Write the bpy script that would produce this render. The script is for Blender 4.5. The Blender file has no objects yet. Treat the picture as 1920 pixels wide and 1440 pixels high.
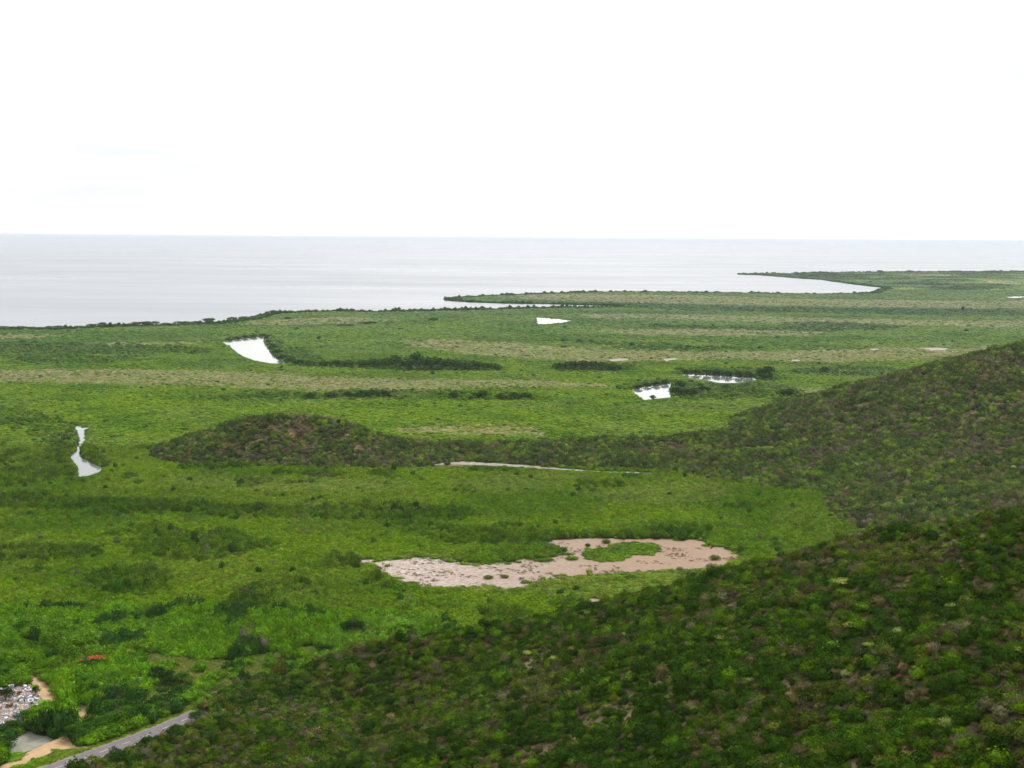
import bpy, math, random
import numpy as np
from mathutils import Matrix, Vector
from mathutils.geometry import tessellate_polygon

sc = bpy.context.scene
R = math.radians
# ------------------------------------------------------------------ camera
CAMZ = 150.0
FPX = 2667.0                       # focal length in pixels of the 1920 px wide photograph
PITCH = 5.88
cd = bpy.data.cameras.new('camera'); cam = bpy.data.objects.new('camera', cd)
sc.collection.objects.link(cam); sc.camera = cam
cd.sensor_width = 36.0; cd.lens = FPX / 1920.0 * 36.0
cd.clip_start = 0.5; cd.clip_end = 400000.0
CM = Matrix.Rotation(R(90.0 - PITCH), 4, 'X') @ Matrix.Rotation(R(0.358), 4, 'Z')
CM.translation = (0.0, 0.0, CAMZ)
cam.matrix_world = CM
# ------------------------------------------------------------------ sky, sun, exposure
SUN_ELEV, SUN_AZ = 52.0, 28.0      # azimuth: degrees to the right of the view
w = bpy.data.worlds.new('World'); sc.world = w; w.use_nodes = True
nt = w.node_tree; nt.nodes.clear()
def N(nt, t, **kw):
    n = nt.nodes.new(t)
    for k, v in kw.items(): setattr(n, k, v)
    return n
sky = N(nt, 'ShaderNodeTexSky', sky_type='NISHITA', sun_disc=False)
sky.sun_elevation = R(SUN_ELEV); sky.sun_rotation = R(SUN_AZ)
sky.altitude = 100; sky.air_density = 1.0; sky.dust_density = 3.0; sky.ozone_density = 1.0
tc = N(nt, 'ShaderNodeTexCoord')
mp = N(nt, 'ShaderNodeMapping'); mp.inputs['Scale'].default_value = (1.6, 1.6, 9.0)
mp.inputs['Location'].default_value = (21.26, 34.45, 18.37)
nz = N(nt, 'ShaderNodeTexNoise'); nz.inputs['Scale'].default_value = 1.3; nz.inputs['Detail'].default_value = 6
cr = N(nt, 'ShaderNodeValToRGB')
cr.color_ramp.elements[0].position = 0.28; cr.color_ramp.elements[0].color = (3.42, 3.62, 3.76, 1)     # thin dull cloud
cr.color_ramp.elements[1].position = 0.575; cr.color_ramp.elements[1].color = (7.7, 7.55, 7.4, 1)  # bright cloud, both before the strength below
mx = N(nt, 'ShaderNodeMix', data_type='RGBA')
bg = N(nt, 'ShaderNodeBackground'); bg.inputs['Strength'].default_value = 0.10
wo = N(nt, 'ShaderNodeOutputWorld')
L = nt.links.new
L(tc.outputs['Generated'], mp.inputs['Vector']); L(mp.outputs[0], nz.inputs['Vector']); L(nz.outputs['Fac'], cr.inputs[0])
mx.inputs['Factor'].default_value = 0.92; L(sky.outputs[0], [q for q in mx.inputs if q.name == 'A' and q.type == 'RGBA'][0]); L(cr.outputs[0], [q for q in mx.inputs if q.name == 'B' and q.type == 'RGBA'][0])
L([q for q in mx.outputs if q.type == 'RGBA'][0], bg.inputs['Color']); L(bg.outputs[0], wo.inputs['Surface'])
sd = bpy.data.lights.new('sun', 'SUN'); sun = bpy.data.objects.new('sun', sd); sc.collection.objects.link(sun)
sd.energy = 1.5; sd.angle = R(10); sd.color = (1.0, 0.96, 0.9)
sdir = Vector((math.sin(R(SUN_AZ)) * math.cos(R(SUN_ELEV)), math.cos(R(SUN_AZ)) * math.cos(R(SUN_ELEV)), math.sin(R(SUN_ELEV))))
sun.rotation_euler = sdir.to_track_quat('Z', 'Y').to_euler()
sc.view_settings.view_transform = 'Standard'; sc.view_settings.look = 'None'
sc.view_settings.exposure = 1.40; sc.view_settings.gamma = 1.0; sc.view_settings.use_curve_mapping = False
sc.cycles.use_denoising = True
sc.cycles.max_bounces = 5; sc.cycles.diffuse_bounces = 1; sc.cycles.glossy_bounces = 2
sc.cycles.transmission_bounces = 2; sc.cycles.volume_bounces = 0; sc.cycles.transparent_max_bounces = 4
sc.cycles.use_adaptive_sampling = True; sc.cycles.adaptive_threshold = 0.02

# ------------------------------------------------------------------ measuring helpers
M3 = np.array(CM.to_3x3())
def ray(u, v):
    d = np.array([(u - 960.0) / FPX, -(v - 720.0) / FPX, -1.0])
    return M3 @ d
def up(u, v, z=0.0):
    """photo pixel -> point of the level plane at height z"""
    d = ray(u, v); t = (z - CAMZ) / d[2]
    return np.array([d[0] * t, d[1] * t])
def at(u, v, y):
    """photo pixel -> point at distance y"""
    d = ray(u, v); t = y / d[1]
    return np.array([d[0] * t, y, CAMZ + d[2] * t])
def proj(P):
    q = (P - np.array([0, 0, CAMZ])) @ M3
    return 960 + FPX * q[:, 0] / -q[:, 2], 720 - FPX * q[:, 1] / -q[:, 2]
def poly(pts, T=3.0):
    """pixel outline -> ground outline; a third value marks points seen over bushes T metres high"""
    return np.array([up(p[0], p[1], T if len(p) > 2 else 0.0) for p in pts])
def zp(scale, ox, oy, pts):
    return [(p[0] / scale + ox, p[1] / scale + oy) + tuple(p[2:]) for p in pts]
def inside(X, Y, P):
    r = np.zeros(X.shape, bool); n = len(P); j = n - 1
    bb = (X >= P[:, 0].min()) & (X <= P[:, 0].max()) & (Y >= P[:, 1].min()) & (Y <= P[:, 1].max())
    if not bb.any(): return r
    x = X[bb]; y = Y[bb]; q = np.zeros(x.shape, bool)
    for i in range(n):
        xi, yi = P[i]; xj, yj = P[j]
        if yi != yj:
            q ^= ((yi > y) != (yj > y)) & (x < (xj - xi) * (y - yi) / (yj - yi) + xi)
        j = i
    r[bb] = q
    return r
def segdist(X, Y, P, closed=True):
    d = np.full(X.shape, 1e9); n = len(P)
    for i in range(n if closed else n - 1):
        a = P[i]; b = P[(i + 1) % n]; ab = b - a; l2 = max((ab ** 2).sum(), 1e-9)
        t = np.clip(((X - a[0]) * ab[0] + (Y - a[1]) * ab[1]) / l2, 0, 1)
        d = np.minimum(d, np.hypot(X - a[0] - t * ab[0], Y - a[1] - t * ab[1]))
    return d
def hsh(ix, iy, s):
    n = (ix.astype(np.int64) * 374761393 + iy.astype(np.int64) * 668265263 + s * 1442695041) & 0xFFFFFFFF
    n = ((n ^ (n >> 13)) * 1274126177) & 0xFFFFFFFF
    return ((n ^ (n >> 16)) & 0xFFFFFF) / float(0xFFFFFF)
def vnoise(x, y, s=0):
    ix = np.floor(x); iy = np.floor(y); fx = x - ix; fy = y - iy
    fx = fx * fx * (3 - 2 * fx); fy = fy * fy * (3 - 2 * fy)
    a = hsh(ix, iy, s); b = hsh(ix + 1, iy, s); c = hsh(ix, iy + 1, s); d = hsh(ix + 1, iy + 1, s)
    return (a * (1 - fx) + b * fx) * (1 - fy) + (c * (1 - fx) + d * fx) * fy
def fbm(x, y, scale, s=0, octv=4):
    r = 0; a = 0.5; t = 0
    for k in range(octv):
        r = r + a * vnoise(x / scale + 17.3 * k, y / scale - 9.1 * k, s + k); t += a; a *= 0.5; scale *= 0.5
    return r / t

# ------------------------------------------------------------------ terrain heights
roadC = np.array([up(*p) for p in [(-60, 1498), (30, 1466), (112, 1438), (193, 1409), (262, 1384), (312, 1364.5), (352, 1347.5), (374, 1337.5)]])
def rl(pts, dz=0.0):
    q = [at(*p) for p in pts]
    return np.array([[a[0], a[1], max(a[2] - dz, -3)] for a in q])
NEAR_R = [
    (rl([(395, 1334, 450), (700, 1204, 470), (1100, 1132, 450), (1400, 1054, 420), (1700, 983, 385), (1920, 947, 350), (2300, 900, 330)], 2.4), 0.46),
    (rl([(640, 1440, 376), (900, 1405, 352), (1200, 1350, 330), (1350, 1290, 320), (1650, 1200, 308), (1912, 1125, 300), (2300, 1050, 290)], 1.2), 0.52),
    (rl([(280, 1440, 390), (400, 1383, 403), (470, 1335, 438)], 0.0), 0.14),
    (rl([(1000, 1520, 300), (1250, 1490, 270), (1500, 1440, 245), (1700, 1370, 240), (1920, 1300, 235), (2300, 1200, 225)], 1.0), 0.55)]
FAR_R = [
    (rl([(318, 870, 940), (345, 846, 952), (400, 804, 968), (440, 787, 976), (490, 779, 984), (560, 778, 986), (620, 786, 984), (665, 803, 978), (740, 824, 975)], 1.8), 0.40),
    (rl([(740, 824, 975), (850, 832, 972), (1000, 830, 985), (1150, 822, 1000)], 1.8), 0.15),
    (rl([(1150, 822, 1000), (1250, 817, 1010), (1400, 799, 1050), (1560, 777, 1060), (1680, 737, 1080), (1800, 692, 1090), (1920, 642, 1100), (2300, 500, 1130)], 2.4), 0.31),
    (rl([(1750, 815, 965), (1500, 845, 950), (1300, 850, 950), (1150, 850, 955)], 1.0), 0.16),
    (rl([(2400, 600, 1020), (2100, 750, 950), (1850, 845, 890), (1650, 890, 860), (1430, 900, 858), (1260, 876, 925)], 2.0), 0.22),
    (rl([(352, 871, 924), (420, 872, 918), (600, 873, 916), (760, 871, 922), (900, 863, 936), (1050, 861, 940), (1250, 866, 928), (1420, 884, 888)], 0.0), 0.14),
    (rl([(1480, 912, 850), (1600, 926, 825), (1720, 938, 800), (1850, 938, 780), (2050, 920, 765), (2400, 880, 770)], 0.0), 0.10)]
def ridge(x, y, P, s, wd=4.5):
    best = np.full(x.shape, -50.0)
    for i in range(len(P) - 1):
        a = P[i]; b = P[i + 1]; ab = b[:2] - a[:2]; l2 = (ab ** 2).sum()
        t = np.clip(((x - a[0]) * ab[0] + (y - a[1]) * ab[1]) / l2, 0, 1)
        dist = np.hypot(x - a[0] - t * ab[0], y - a[1] - t * ab[1])
        best = np.maximum(best, a[2] + t * (b[2] - a[2]) - s * (np.sqrt(dist ** 2 + wd ** 2) - wd))
    return best
def smax(vals, k):
    m = np.max(vals, axis=0)
    return m + k * np.log(sum(np.exp((v - m) / k) for v in vals))
def hill_heights(x, y):
    near = [ridge(x, y, P, s) for P, s in NEAR_R]
    near.append(148.0 - 0.49 * (np.sqrt(x ** 2 + y ** 2 + 36) - 6))
    nh = smax(near, 1.6); fh = smax([ridge(x, y, P, s) for P, s in FAR_R], 1.2)
    return nh, fh
def gully(x, y):
    """near 1 in the creases between two folds of the near hill, 0 on their backs"""
    v_ = np.sort(np.array([ridge(x, y, P, s) for P, s in NEAR_R]), axis=0)
    return np.exp(-np.clip(v_[-1] - v_[-2], 0, 60) / 7.0)
def height(x, y):
    x = np.asarray(x, float); y = np.asarray(y, float)
    nh, fh = hill_heights(x, y)
    h = np.maximum(nh, fh)
    amp = np.clip(h / 14.0, 0, 1)
    rough = (fbm(x, y, 34, 5, 3) - 0.5) * 5.0 + (fbm(x, y, 9, 9, 2) - 0.5) * 1.6
    h = h + amp * rough
    rd = np.clip((segdist(x, y, roadC, False) - 5.0) / 12.0, 0, 1)
    return np.where(h > 0, np.sqrt(h * h + 0.25) - 0.5, 0.0) * rd * rd * (3 - 2 * rd)

# ------------------------------------------------------------------ ground outlines (measured in the photograph)
TREE = 3.2
creek = poly([(144.7, 799), (171.4, 802.8), (162, 806), (164, 821), (152.5, 840), (150.5, 857.7), (168, 867.5), (188.4, 878),
              (181.6, 883, 1), (164, 890, 1), (140.8, 893.7, 1), (141.8, 879), (132, 862.6), (129, 854), (143.7, 847), (149.0, 828.6), (146.6, 807)], 0.9)
lagoon = poly([(414, 640.6, 1), (455, 635), (498.7, 631), (495.6, 641), (511, 666), (525, 676), (539, 682.5), (505, 681, 1), (474, 675, 1), (455, 668, 1), (442.5, 660, 1), (428, 648, 1)], 0.25)
lagoon2 = poly([(1004, 595), (1040, 597), (1074, 601), (1057, 605, 1), (1030, 607, 1), (1007, 608, 1)], 0.25)
pond = poly([(1185, 732.7), (1204, 727.5), (1259.5, 721), (1253.7, 733), (1256.6, 743.5, 1), (1230, 746, 1), (1207, 748, 1)], 0.25)
pond2 = poly([(1277, 702.7), (1335, 704.7), (1408, 708.5), (1417, 711.4, 1), (1379, 716, 1), (1347, 716, 1), (1321, 711.4, 1), (1294.5, 708.5, 1)], 0.25)
sliver = poly([(1880, 556.5), (1905, 556), (1960, 556.5), (1960, 560), (1890, 558.7)])
channel = poly([(1150, 574.3), (1180, 575.2), (1210, 576), (1316, 578.0), (1312, 579.6), (1275, 579), (1240, 577.8), (1205, 577.6), (1150, 576.4)])
coast = [(-900, 624), (-300, 620), (0, 617.5), (100, 618), (230, 612), (330, 610), (400, 608), (470, 598), (500, 589), (560, 585.5), (640, 583.5), (700, 585), (760, 584), (850, 582.5), (900, 581), (960, 579.5), (1030, 577.5), (1100, 577), (1150, 576.4),
         (1150, 574.3), (1060, 571.5), (1000, 570.3), (950, 569.5), (900, 568), (865, 566), (838, 564.3),
         (834, 561.5), (850, 558.5), (900, 555.5), (960, 553), (1050, 549.5), (1130, 548), (1200, 548), (1260, 548.5), (1330, 548.8), (1400, 549.5), (1500, 551.5), (1560, 551.5), (1630, 550.2), (1640, 548), (1646, 544.5), (1660, 541.5),
         (1652, 539.5), (1600, 533.5), (1560, 528), (1540, 524.8), (1500, 522.5), (1440, 517.5), (1410, 515.8), (1386, 515.2), (1384, 514.2), (1430, 513.2), (1480, 513), (1560, 511.5), (1700, 510), (1920, 509), (2300, 508), (3200, 508)]
coastP = poly(coast)
SEA_FAR = 9000.0
seaP = np.vstack([[[-9000, coastP[0, 1]]], coastP, [[9000, coastP[-1, 1]]], [[9000, SEA_FAR]], [[-9000, SEA_FAR]]])
Z4 = lambda pts: poly(zp(2.4, 640, 940, pts), 1.9)
salt = Z4([(150, 262), (155, 295), (200, 345), (330, 384), (500, 394), (680, 402), (840, 392), (880, 362), (1010, 352), (1060, 342), (1200, 326), (1350, 318), (1500, 316), (1620, 305), (1770, 282), (1800, 250), (1765, 212), (1660, 196), (1610, 172), (1440, 164), (1290, 170), (1140, 164), (950, 172), (925, 190), (1000, 222), (960, 244), (890, 254), (720, 268), (600, 274), (470, 274), (440, 250), (330, 250), (230, 268)])
salt_island = Z4([(1085, 235), (1110, 262), (1180, 276), (1260, 268), (1300, 248), (1400, 244), (1432, 225), (1425, 195), (1300, 186), (1230, 195), (1190, 210), (1110, 218)])
bare = [Z4([(1105, 440), (1150, 434), (1195, 448), (1180, 458, 1), (1120, 462, 1)]), Z4([(150, 262), (60, 262), (70, 280), (150, 290)])]
strand = poly([(690, 878.5), (800, 876), (830, 873), (870, 871), (930, 873), (980, 875), (1060, 879.5), (1130, 884), (1200, 886), (1248, 889.5), (1200, 888.6), (1100, 885), (1030, 880.6), (960, 877), (900, 875.2), (840, 875), (760, 877.6)], 1.5)
flats = [poly([(1138, 675), (1160, 671.5), (1182, 673), (1170, 677), (1145, 677.5)]), poly([(1240, 673), (1262, 671), (1278, 673), (1258, 676), (1248, 679)]),
         poly([(1480, 675), (1500, 674), (1502, 678), (1484, 678)]), poly([(1715, 652), (1750, 651.5), (1781, 653), (1776, 657), (1745, 658), (1735, 655)]), poly([(1627, 654), (1652, 653.5), (1650, 657), (1630, 657)]),
         poly([(288, 856), (316, 852), (322, 862), (300, 866)])]
Z6 = lambda pts: poly(zp(6.0, 0, 1200, pts))
track = Z6([(165, 212), (215, 188), (275, 230), (355, 310), (455, 420), (545, 500), (605, 560), (668, 650), (645, 695), (560, 725), (500, 692), (450, 642), (405, 590), (395, 530), (370, 490), (295, 470), (325, 430), (305, 350), (245, 270)])
patch = Z6([(825, 735), (900, 715), (970, 750), (1050, 820), (960, 880), (890, 925), (838, 825)])
gravel = Z6([(0, 1145), (120, 1110), (330, 1005), (380, 1060), (500, 1085), (610, 1110), (540, 1155), (440, 1195), (380, 1235), (250, 1275), (120, 1335), (60, 1240)])
grey = [Z6([(495, 985), (570, 905), (650, 880), (620, 960), (545, 1005)]), Z6([(575, 800), (650, 755), (700, 830), (610, 865)])]
track2 = Z6([(-300, 1520), (0, 1418), (100, 1388), (300, 1270), (500, 1170), (700, 1090), (800, 1068), (790, 1150), (860, 1205), (1060, 1185), (1010, 1215), (780, 1225), (640, 1240), (500, 1305), (350, 1375), (200, 1425), (100, 1455), (-200, 1540)])
dump = Z6([(-200, 560), (100, 530), (200, 505), (350, 505), (400, 560), (440, 620), (500, 700), (480, 740), (390, 745), (330, 790), (340, 870), (250, 930), (60, 980), (-200, 1000)])
grass_open = [Z6([(1330, 170), (1560, 150), (1900, 190), (2300, 230), (2700, 240), (2900, 330), (2400, 460), (2150, 560), (1900, 650), (1560, 850), (1500, 780), (1700, 600), (1560, 450), (1450, 330)]),
              poly([(470, 1232), (560, 1215), (640, 1205), (620, 1230), (520, 1262), (440, 1290), (400, 1318), (352, 1336), (330, 1330), (390, 1296)])]
verge = Z6([(360, 1445), (430, 1400), (640, 1250), (1000, 1205), (1100, 1170), (1300, 1090), (1600, 980), (2060, 800), (2250, 720), (2200, 900), (1500, 1230), (1250, 1290), (1100, 1380), (800, 1445), (500, 1520), (100, 1500)])
TAN = [poly(p) for p in [
    [(-300, 690), (0, 694), (200, 692), (430, 696), (600, 706), (760, 711), (950, 711), (1150, 720), (1170, 727), (1000, 727), (800, 733), (500, 733), (400, 727), (0, 717), (-300, 715)],
    [(720, 640), (860, 636), (1000, 644), (1100, 654), (1300, 660), (1500, 657), (1650, 652), (1800, 655), (1880, 648), (1880, 662), (1720, 676), (1560, 681), (1380, 676), (1200, 679), (1100, 681), (1000, 674), (860, 665)],
    [(930, 556), (1000, 551.5), (1100, 551), (1300, 554), (1500, 560), (1700, 563), (2200, 566), (2200, 581), (1700, 578), (1500, 574), (1300, 571), (1200, 570), (1080, 566), (1000, 562)],
    [(1075, 588), (1250, 589), (1440, 593), (1600, 598), (1800, 601), (2200, 604), (2200, 622), (1800, 613), (1600, 608), (1440, 606), (1250, 600), (1100, 597)],
    [(1085, 619), (1200, 617), (1300, 616), (1450, 618), (1545, 622), (1540, 631), (1400, 634), (1250, 631), (1150, 626)],
    [(540, 598), (620, 594), (700, 597), (760, 602), (680, 607), (560, 610), (440, 612), (460, 604)],
    [(160, 643), (300, 640), (400, 642), (400, 646), (250, 649), (160, 646)],
    [(1490, 730), (1560, 728), (1650, 728), (1640, 738), (1520, 741)],
    [(720, 805), (800, 799), (960, 798), (1020, 806), (1010, 820), (900, 818), (760, 818)],
    [(-300, 630), (0, 628), (110, 626), (120, 632), (0, 637), (-300, 640)],
    [(1640, 506.5), (1700, 508), (1800, 514), (1780, 519), (1700, 516), (1660, 512)], [(1830, 524), (1900, 528), (1950, 533), (1900, 538), (1850, 533)]]]
OLIVE = [Z4([(140, 245), (440, 236), (640, 258), (610, 278), (470, 280), (230, 276)])] + [poly(p) for p in [
    [(840, 900), (960, 888), (1060, 886), (1100, 896), (1060, 915), (1000, 930), (900, 930), (820, 915)],
    [(1060, 925), (1200, 910), (1340, 905), (1400, 925), (1360, 945), (1250, 955), (1130, 945)],
    [(850, 1115), (900, 1085), (1000, 1080), (1120, 1065), (1280, 1065), (1380, 1060), (1280, 1110), (1120, 1130), (1000, 1118)],
    [(280, 896), (430, 892), (620, 898), (800, 905), (760, 925), (560, 930), (330, 915)]]]
DARK = [poly(p) for p in [
    [(340, 745), (500, 742), (600, 738), (720, 732), (800, 736), (900, 738), (1010, 740), (1020, 750), (850, 750), (700, 747), (500, 750)],
    [(560, 684), (640, 678), (760, 672), (850, 678), (940, 688), (860, 696), (760, 696), (640, 690)],
    [(1030, 694), (1060, 684), (1130, 680), (1190, 688), (1170, 696), (1080, 698)],
    [(1255, 702), (1280, 692), (1350, 692), (1440, 692), (1460, 704), (1450, 716), (1419, 711), (1408, 707.5), (1335, 703.7), (1277, 702)],
    [(1255, 722), (1275, 716), (1345, 720), (1420, 716), (1480, 728), (1490, 745), (1400, 748), (1300, 750), (1262, 748)],
    [(1160, 735), (1180, 722), (1260, 712), (1259, 720), (1204, 726.5), (1185, 731)],
    [(-300, 760), (0, 765), (60, 775), (140, 800), (147, 815), (130, 850), (122, 862), (140, 882), (139, 893), (80, 905), (0, 915), (-300, 910), (-300, 880), (40, 880), (100, 850), (80, 815), (0, 790)],
    [(160, 855), (152, 842), (170, 838), (190, 868), (192, 880), (170, 867)],
    [(-300, 930), (0, 932), (150, 940), (300, 948), (500, 958), (700, 952), (790, 955), (880, 965), (860, 980), (700, 978), (500, 972), (300, 962), (0, 955)],
    [(235, 1028), (300, 1008), (400, 1000), (480, 1015), (515, 1025), (430, 1045), (380, 1055), (280, 1045)],
    [(165, 1095), (200, 1075), (270, 1070), (320, 1085), (300, 1110), (200, 1120)],
    [(-300, 1030), (0, 1032), (160, 1030), (200, 1045), (0, 1055)],
    [(820, 995), (1000, 1000), (1150, 1008), (1320, 995), (1320, 1010), (1150, 1018), (1050, 1024), (900, 1020)],
    [(-300, 640), (40, 645), (200, 648), (390, 655), (395, 662), (200, 664), (-300, 662)],
    [(20, 668), (120, 664), (200, 672), (290, 666), (200, 680), (60, 680)],
    [(505, 640), (495, 650), (512, 672), (545, 686), (640, 690), (600, 675), (560, 655)],
    [(1190, 612), (1300, 612), (1420, 614), (1540, 614), (1640, 618), (1540, 622), (1300, 616)],
    [(1080, 640), (1200, 644), (1300, 650), (1420, 656), (1300, 658), (1150, 652)],
    [(1000, 569), (1200, 570), (1350, 576), (1600, 580), (1920, 584), (2200, 586), (2200, 594), (1700, 591), (1300, 583), (1080, 574)],
    [(1480, 700), (1560, 690), (1660, 690), (1720, 700), (1600, 704)],
    [(1440, 745), (1500, 742), (1640, 744), (1600, 752), (1450, 755)],
    [(1480, 605), (1600, 608), (1700, 613), (1620, 620), (1500, 615)],
    [(1380, 514.5), (1540, 513), (1700, 511), (2300, 510), (2300, 512.5), (1700, 513.5), (1560, 523), (1440, 516.5)],
    [(1640, 526), (1740, 528), (1810, 538), (1740, 541), (1650, 538), (1610, 533)]]]
LUSH = [poly([(-300, 1150), (40, 1145), (260, 1142), (480, 1150), (680, 1150), (800, 1160), (860, 1190), (760, 1220), (640, 1260), (520, 1290), (430, 1350), (330, 1360), (250, 1400), (120, 1470), (-300, 1500)])]
LIME = [poly(p) for p in [[(-200, 1160), (40, 1165), (110, 1165), (190, 1200), (195, 1245), (120, 1245), (60, 1200), (-200, 1200)], [(690, 1170), (760, 1152), (830, 1165), (850, 1190), (760, 1205), (640, 1240), (560, 1250), (600, 1210)], [(270, 1345), (330, 1318), (350, 1305), (340, 1320), (290, 1350)],
    [(470, 1240), (540, 1225), (520, 1260), (470, 1280)]]]
def swell(P, f, g): c = P.mean(0); return c + (P - c) * np.array([f, g])
creek = swell(creek, 1.05, 1.0); pond = swell(pond, 1.06, 1.15); pond2 = swell(pond2, 1.06, 1.3)
WATERS = [creek, lagoon, lagoon2, pond, pond2, sliver, channel]
OPEN = [salt] + bare + [strand] + flats + [track, patch, gravel, track2, dump] + grey

# ------------------------------------------------------------------ materials
def mat(name):
    m = bpy.data.materials.new(name); m.use_nodes = True
    t = m.node_tree; t.nodes.clear()
    return m, t
def ramp(t, stops, interp='LINEAR'):
    r = N(t, 'ShaderNodeValToRGB'); r.color_ramp.interpolation = interp
    e = r.color_ramp.elements
    while len(e) < len(stops): e.new(0.5)
    for q, (p, c) in zip(e, stops): q.position = p; q.color = (*c, 1)
    return r
def noise(t, scale, detail=5, vec=None, rough=0.6):
    n = N(t, 'ShaderNodeTexNoise'); n.inputs['Scale'].default_value = scale; n.inputs['Detail'].default_value = detail; n.inputs['Roughness'].default_value = rough
    if vec is not None: t.links.new(vec, n.inputs['Vector'])
    return n
def mixc(t, f, a, b, mode='MIX'):
    m = N(t, 'ShaderNodeMix', data_type='RGBA', blend_type=mode)
    for s, v in (('Factor', f), ('A', a), ('B', b)):
        i = m.inputs[s] if s == 'Factor' else [q for q in m.inputs if q.name == s and q.type == 'RGBA'][0]
        if hasattr(v, 'links') or hasattr(v, 'is_output'): t.links.new(v, i)
        else: i.default_value = v if s == 'Factor' else (*v, 1)
    return [o for o in m.outputs if o.type == 'RGBA'][0]
def finish(t, col, rough=0.9, bump=None, bstr=0.5, bdist=0.1, spec=0.2):
    p = N(t, 'ShaderNodeBsdfPrincipled'); o = N(t, 'ShaderNodeOutputMaterial')
    if hasattr(col, 'is_output'): t.links.new(col, p.inputs['Base Color'])
    else: p.inputs['Base Color'].default_value = (*col, 1)
    if hasattr(rough, 'is_output'): t.links.new(rough, p.inputs['Roughness'])
    else: p.inputs['Roughness'].default_value = rough
    p.inputs['Specular IOR Level'].default_value = spec
    if bump is not None:
        b = N(t, 'ShaderNodeBump'); b.inputs['Strength'].default_value = bstr; b.inputs['Distance'].default_value = bdist
        t.links.new(bump, b.inputs['Height']); t.links.new(b.outputs[0], p.inputs['Normal'])
    t.links.new(p.outputs[0], o.inputs['Surface'])
    return p
def pos(t): return N(t, 'ShaderNodeNewGeometry').outputs['Position']

def leaf_material(name, transl=0.12):
    m, t = mat(name)
    a = N(t, 'ShaderNodeAttribute', attribute_type='INSTANCER', attribute_name='tint')
    s = N(t, 'ShaderNodeAttribute', attribute_type='GEOMETRY', attribute_name='leaf_tone')
    c = mixc(t, 1.0, a.outputs['Color'], s.outputs['Color'], 'MULTIPLY')
    p = N(t, 'ShaderNodeBsdfPrincipled'); p.inputs['Roughness'].default_value = 0.75; p.inputs['Specular IOR Level'].default_value = 0.02
    tr = N(t, 'ShaderNodeBsdfTranslucent'); ms = N(t, 'ShaderNodeMixShader'); ms.inputs[0].default_value = transl
    o = N(t, 'ShaderNodeOutputMaterial')
    t.links.new(c, p.inputs['Base Color']); t.links.new(c, tr.inputs['Color'])
    t.links.new(p.outputs[0], ms.inputs[1]); t.links.new(tr.outputs[0], ms.inputs[2]); t.links.new(ms.outputs[0], o.inputs['Surface'])
    return m
M = {}
M['leaf'] = leaf_material('leaves')
m, t = mat('bark'); finish(t, ramp(t, [(0.3, (0.09, 0.07, 0.055)), (0.7, (0.22, 0.19, 0.16))]).outputs[0], 0.95); M['bark'] = m
r_ = [n for n in t.nodes if n.type == 'VALTORGB'][0]; t.links.new(noise(t, 3.0).outputs['Fac'], r_.inputs[0])
# marsh ground: dark mud, dull green
m, t = mat('marsh_ground'); P = pos(t)
c1 = ramp(t, [(0.3, (0.035, 0.032, 0.018)), (0.55, (0.05, 0.06, 0.018)), (0.75, (0.09, 0.085, 0.04))]); t.links.new(noise(t, 0.05, 6, P).outputs['Fac'], c1.inputs[0])
finish(t, c1.outputs[0], 0.95, noise(t, 0.8, 5, P).outputs['Fac'], 0.6, 0.3); M['marsh'] = m
# hill soil: brown earth, dry grass, red patches
m, t = mat('hill_soil'); P = pos(t)
c1 = ramp(t, [(0.30, (0.035, 0.032, 0.014)), (0.46, (0.065, 0.052, 0.024)), (0.6, (0.12, 0.085, 0.04)), (0.74, (0.18, 0.13, 0.065))]); t.links.new(noise(t, 0.09, 8, P, 0.7).outputs['Fac'], c1.inputs[0])
f2 = ramp(t, [(0.56, (0, 0, 0)), (0.68, (1, 1, 1))]); t.links.new(noise(t, 0.035, 5, P).outputs['Fac'], f2.inputs[0])
c2 = mixc(t, f2.outputs[0], c1.outputs[0], (0.15, 0.058, 0.026))
finish(t, c2, 0.95, noise(t, 1.2, 6, P).outputs['Fac'], 0.7, 0.4); M['soil'] = m
# water
def water_mat(name, base, r0, r1, wave, wscale, ior=1.33):
    m, t = mat(name); P = pos(t)
    mpn = N(t, 'ShaderNodeMapping'); mpn.inputs['Scale'].default_value = (0.00045, 0.0011, 1.0); t.links.new(P, mpn.inputs['Vector'])
    n1 = noise(t, 2.0, 6, mpn.outputs[0], 0.65)
    rr = N(t, 'ShaderNodeMapRange'); rr.inputs['From Min'].default_value = 0.35; rr.inputs['From Max'].default_value = 0.68
    rr.inputs['To Min'].default_value = r0; rr.inputs['To Max'].default_value = r1
    t.links.new(n1.outputs['Fac'], rr.inputs['Value'])
    p = finish(t, base, rr.outputs[0], noise(t, wscale, 3, P).outputs['Fac'], wave, 0.4, 0.5)
    p.inputs['IOR'].default_value = ior
    M[name] = m
water_mat('sea_water', (0.09, 0.10, 0.12), 0.27, 0.36, 0.10, 0.06, 1.44)
water_mat('still_water', (0.10, 0.11, 0.10), 0.03, 0.10, 0.05, 0.25, 1.22)
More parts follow.
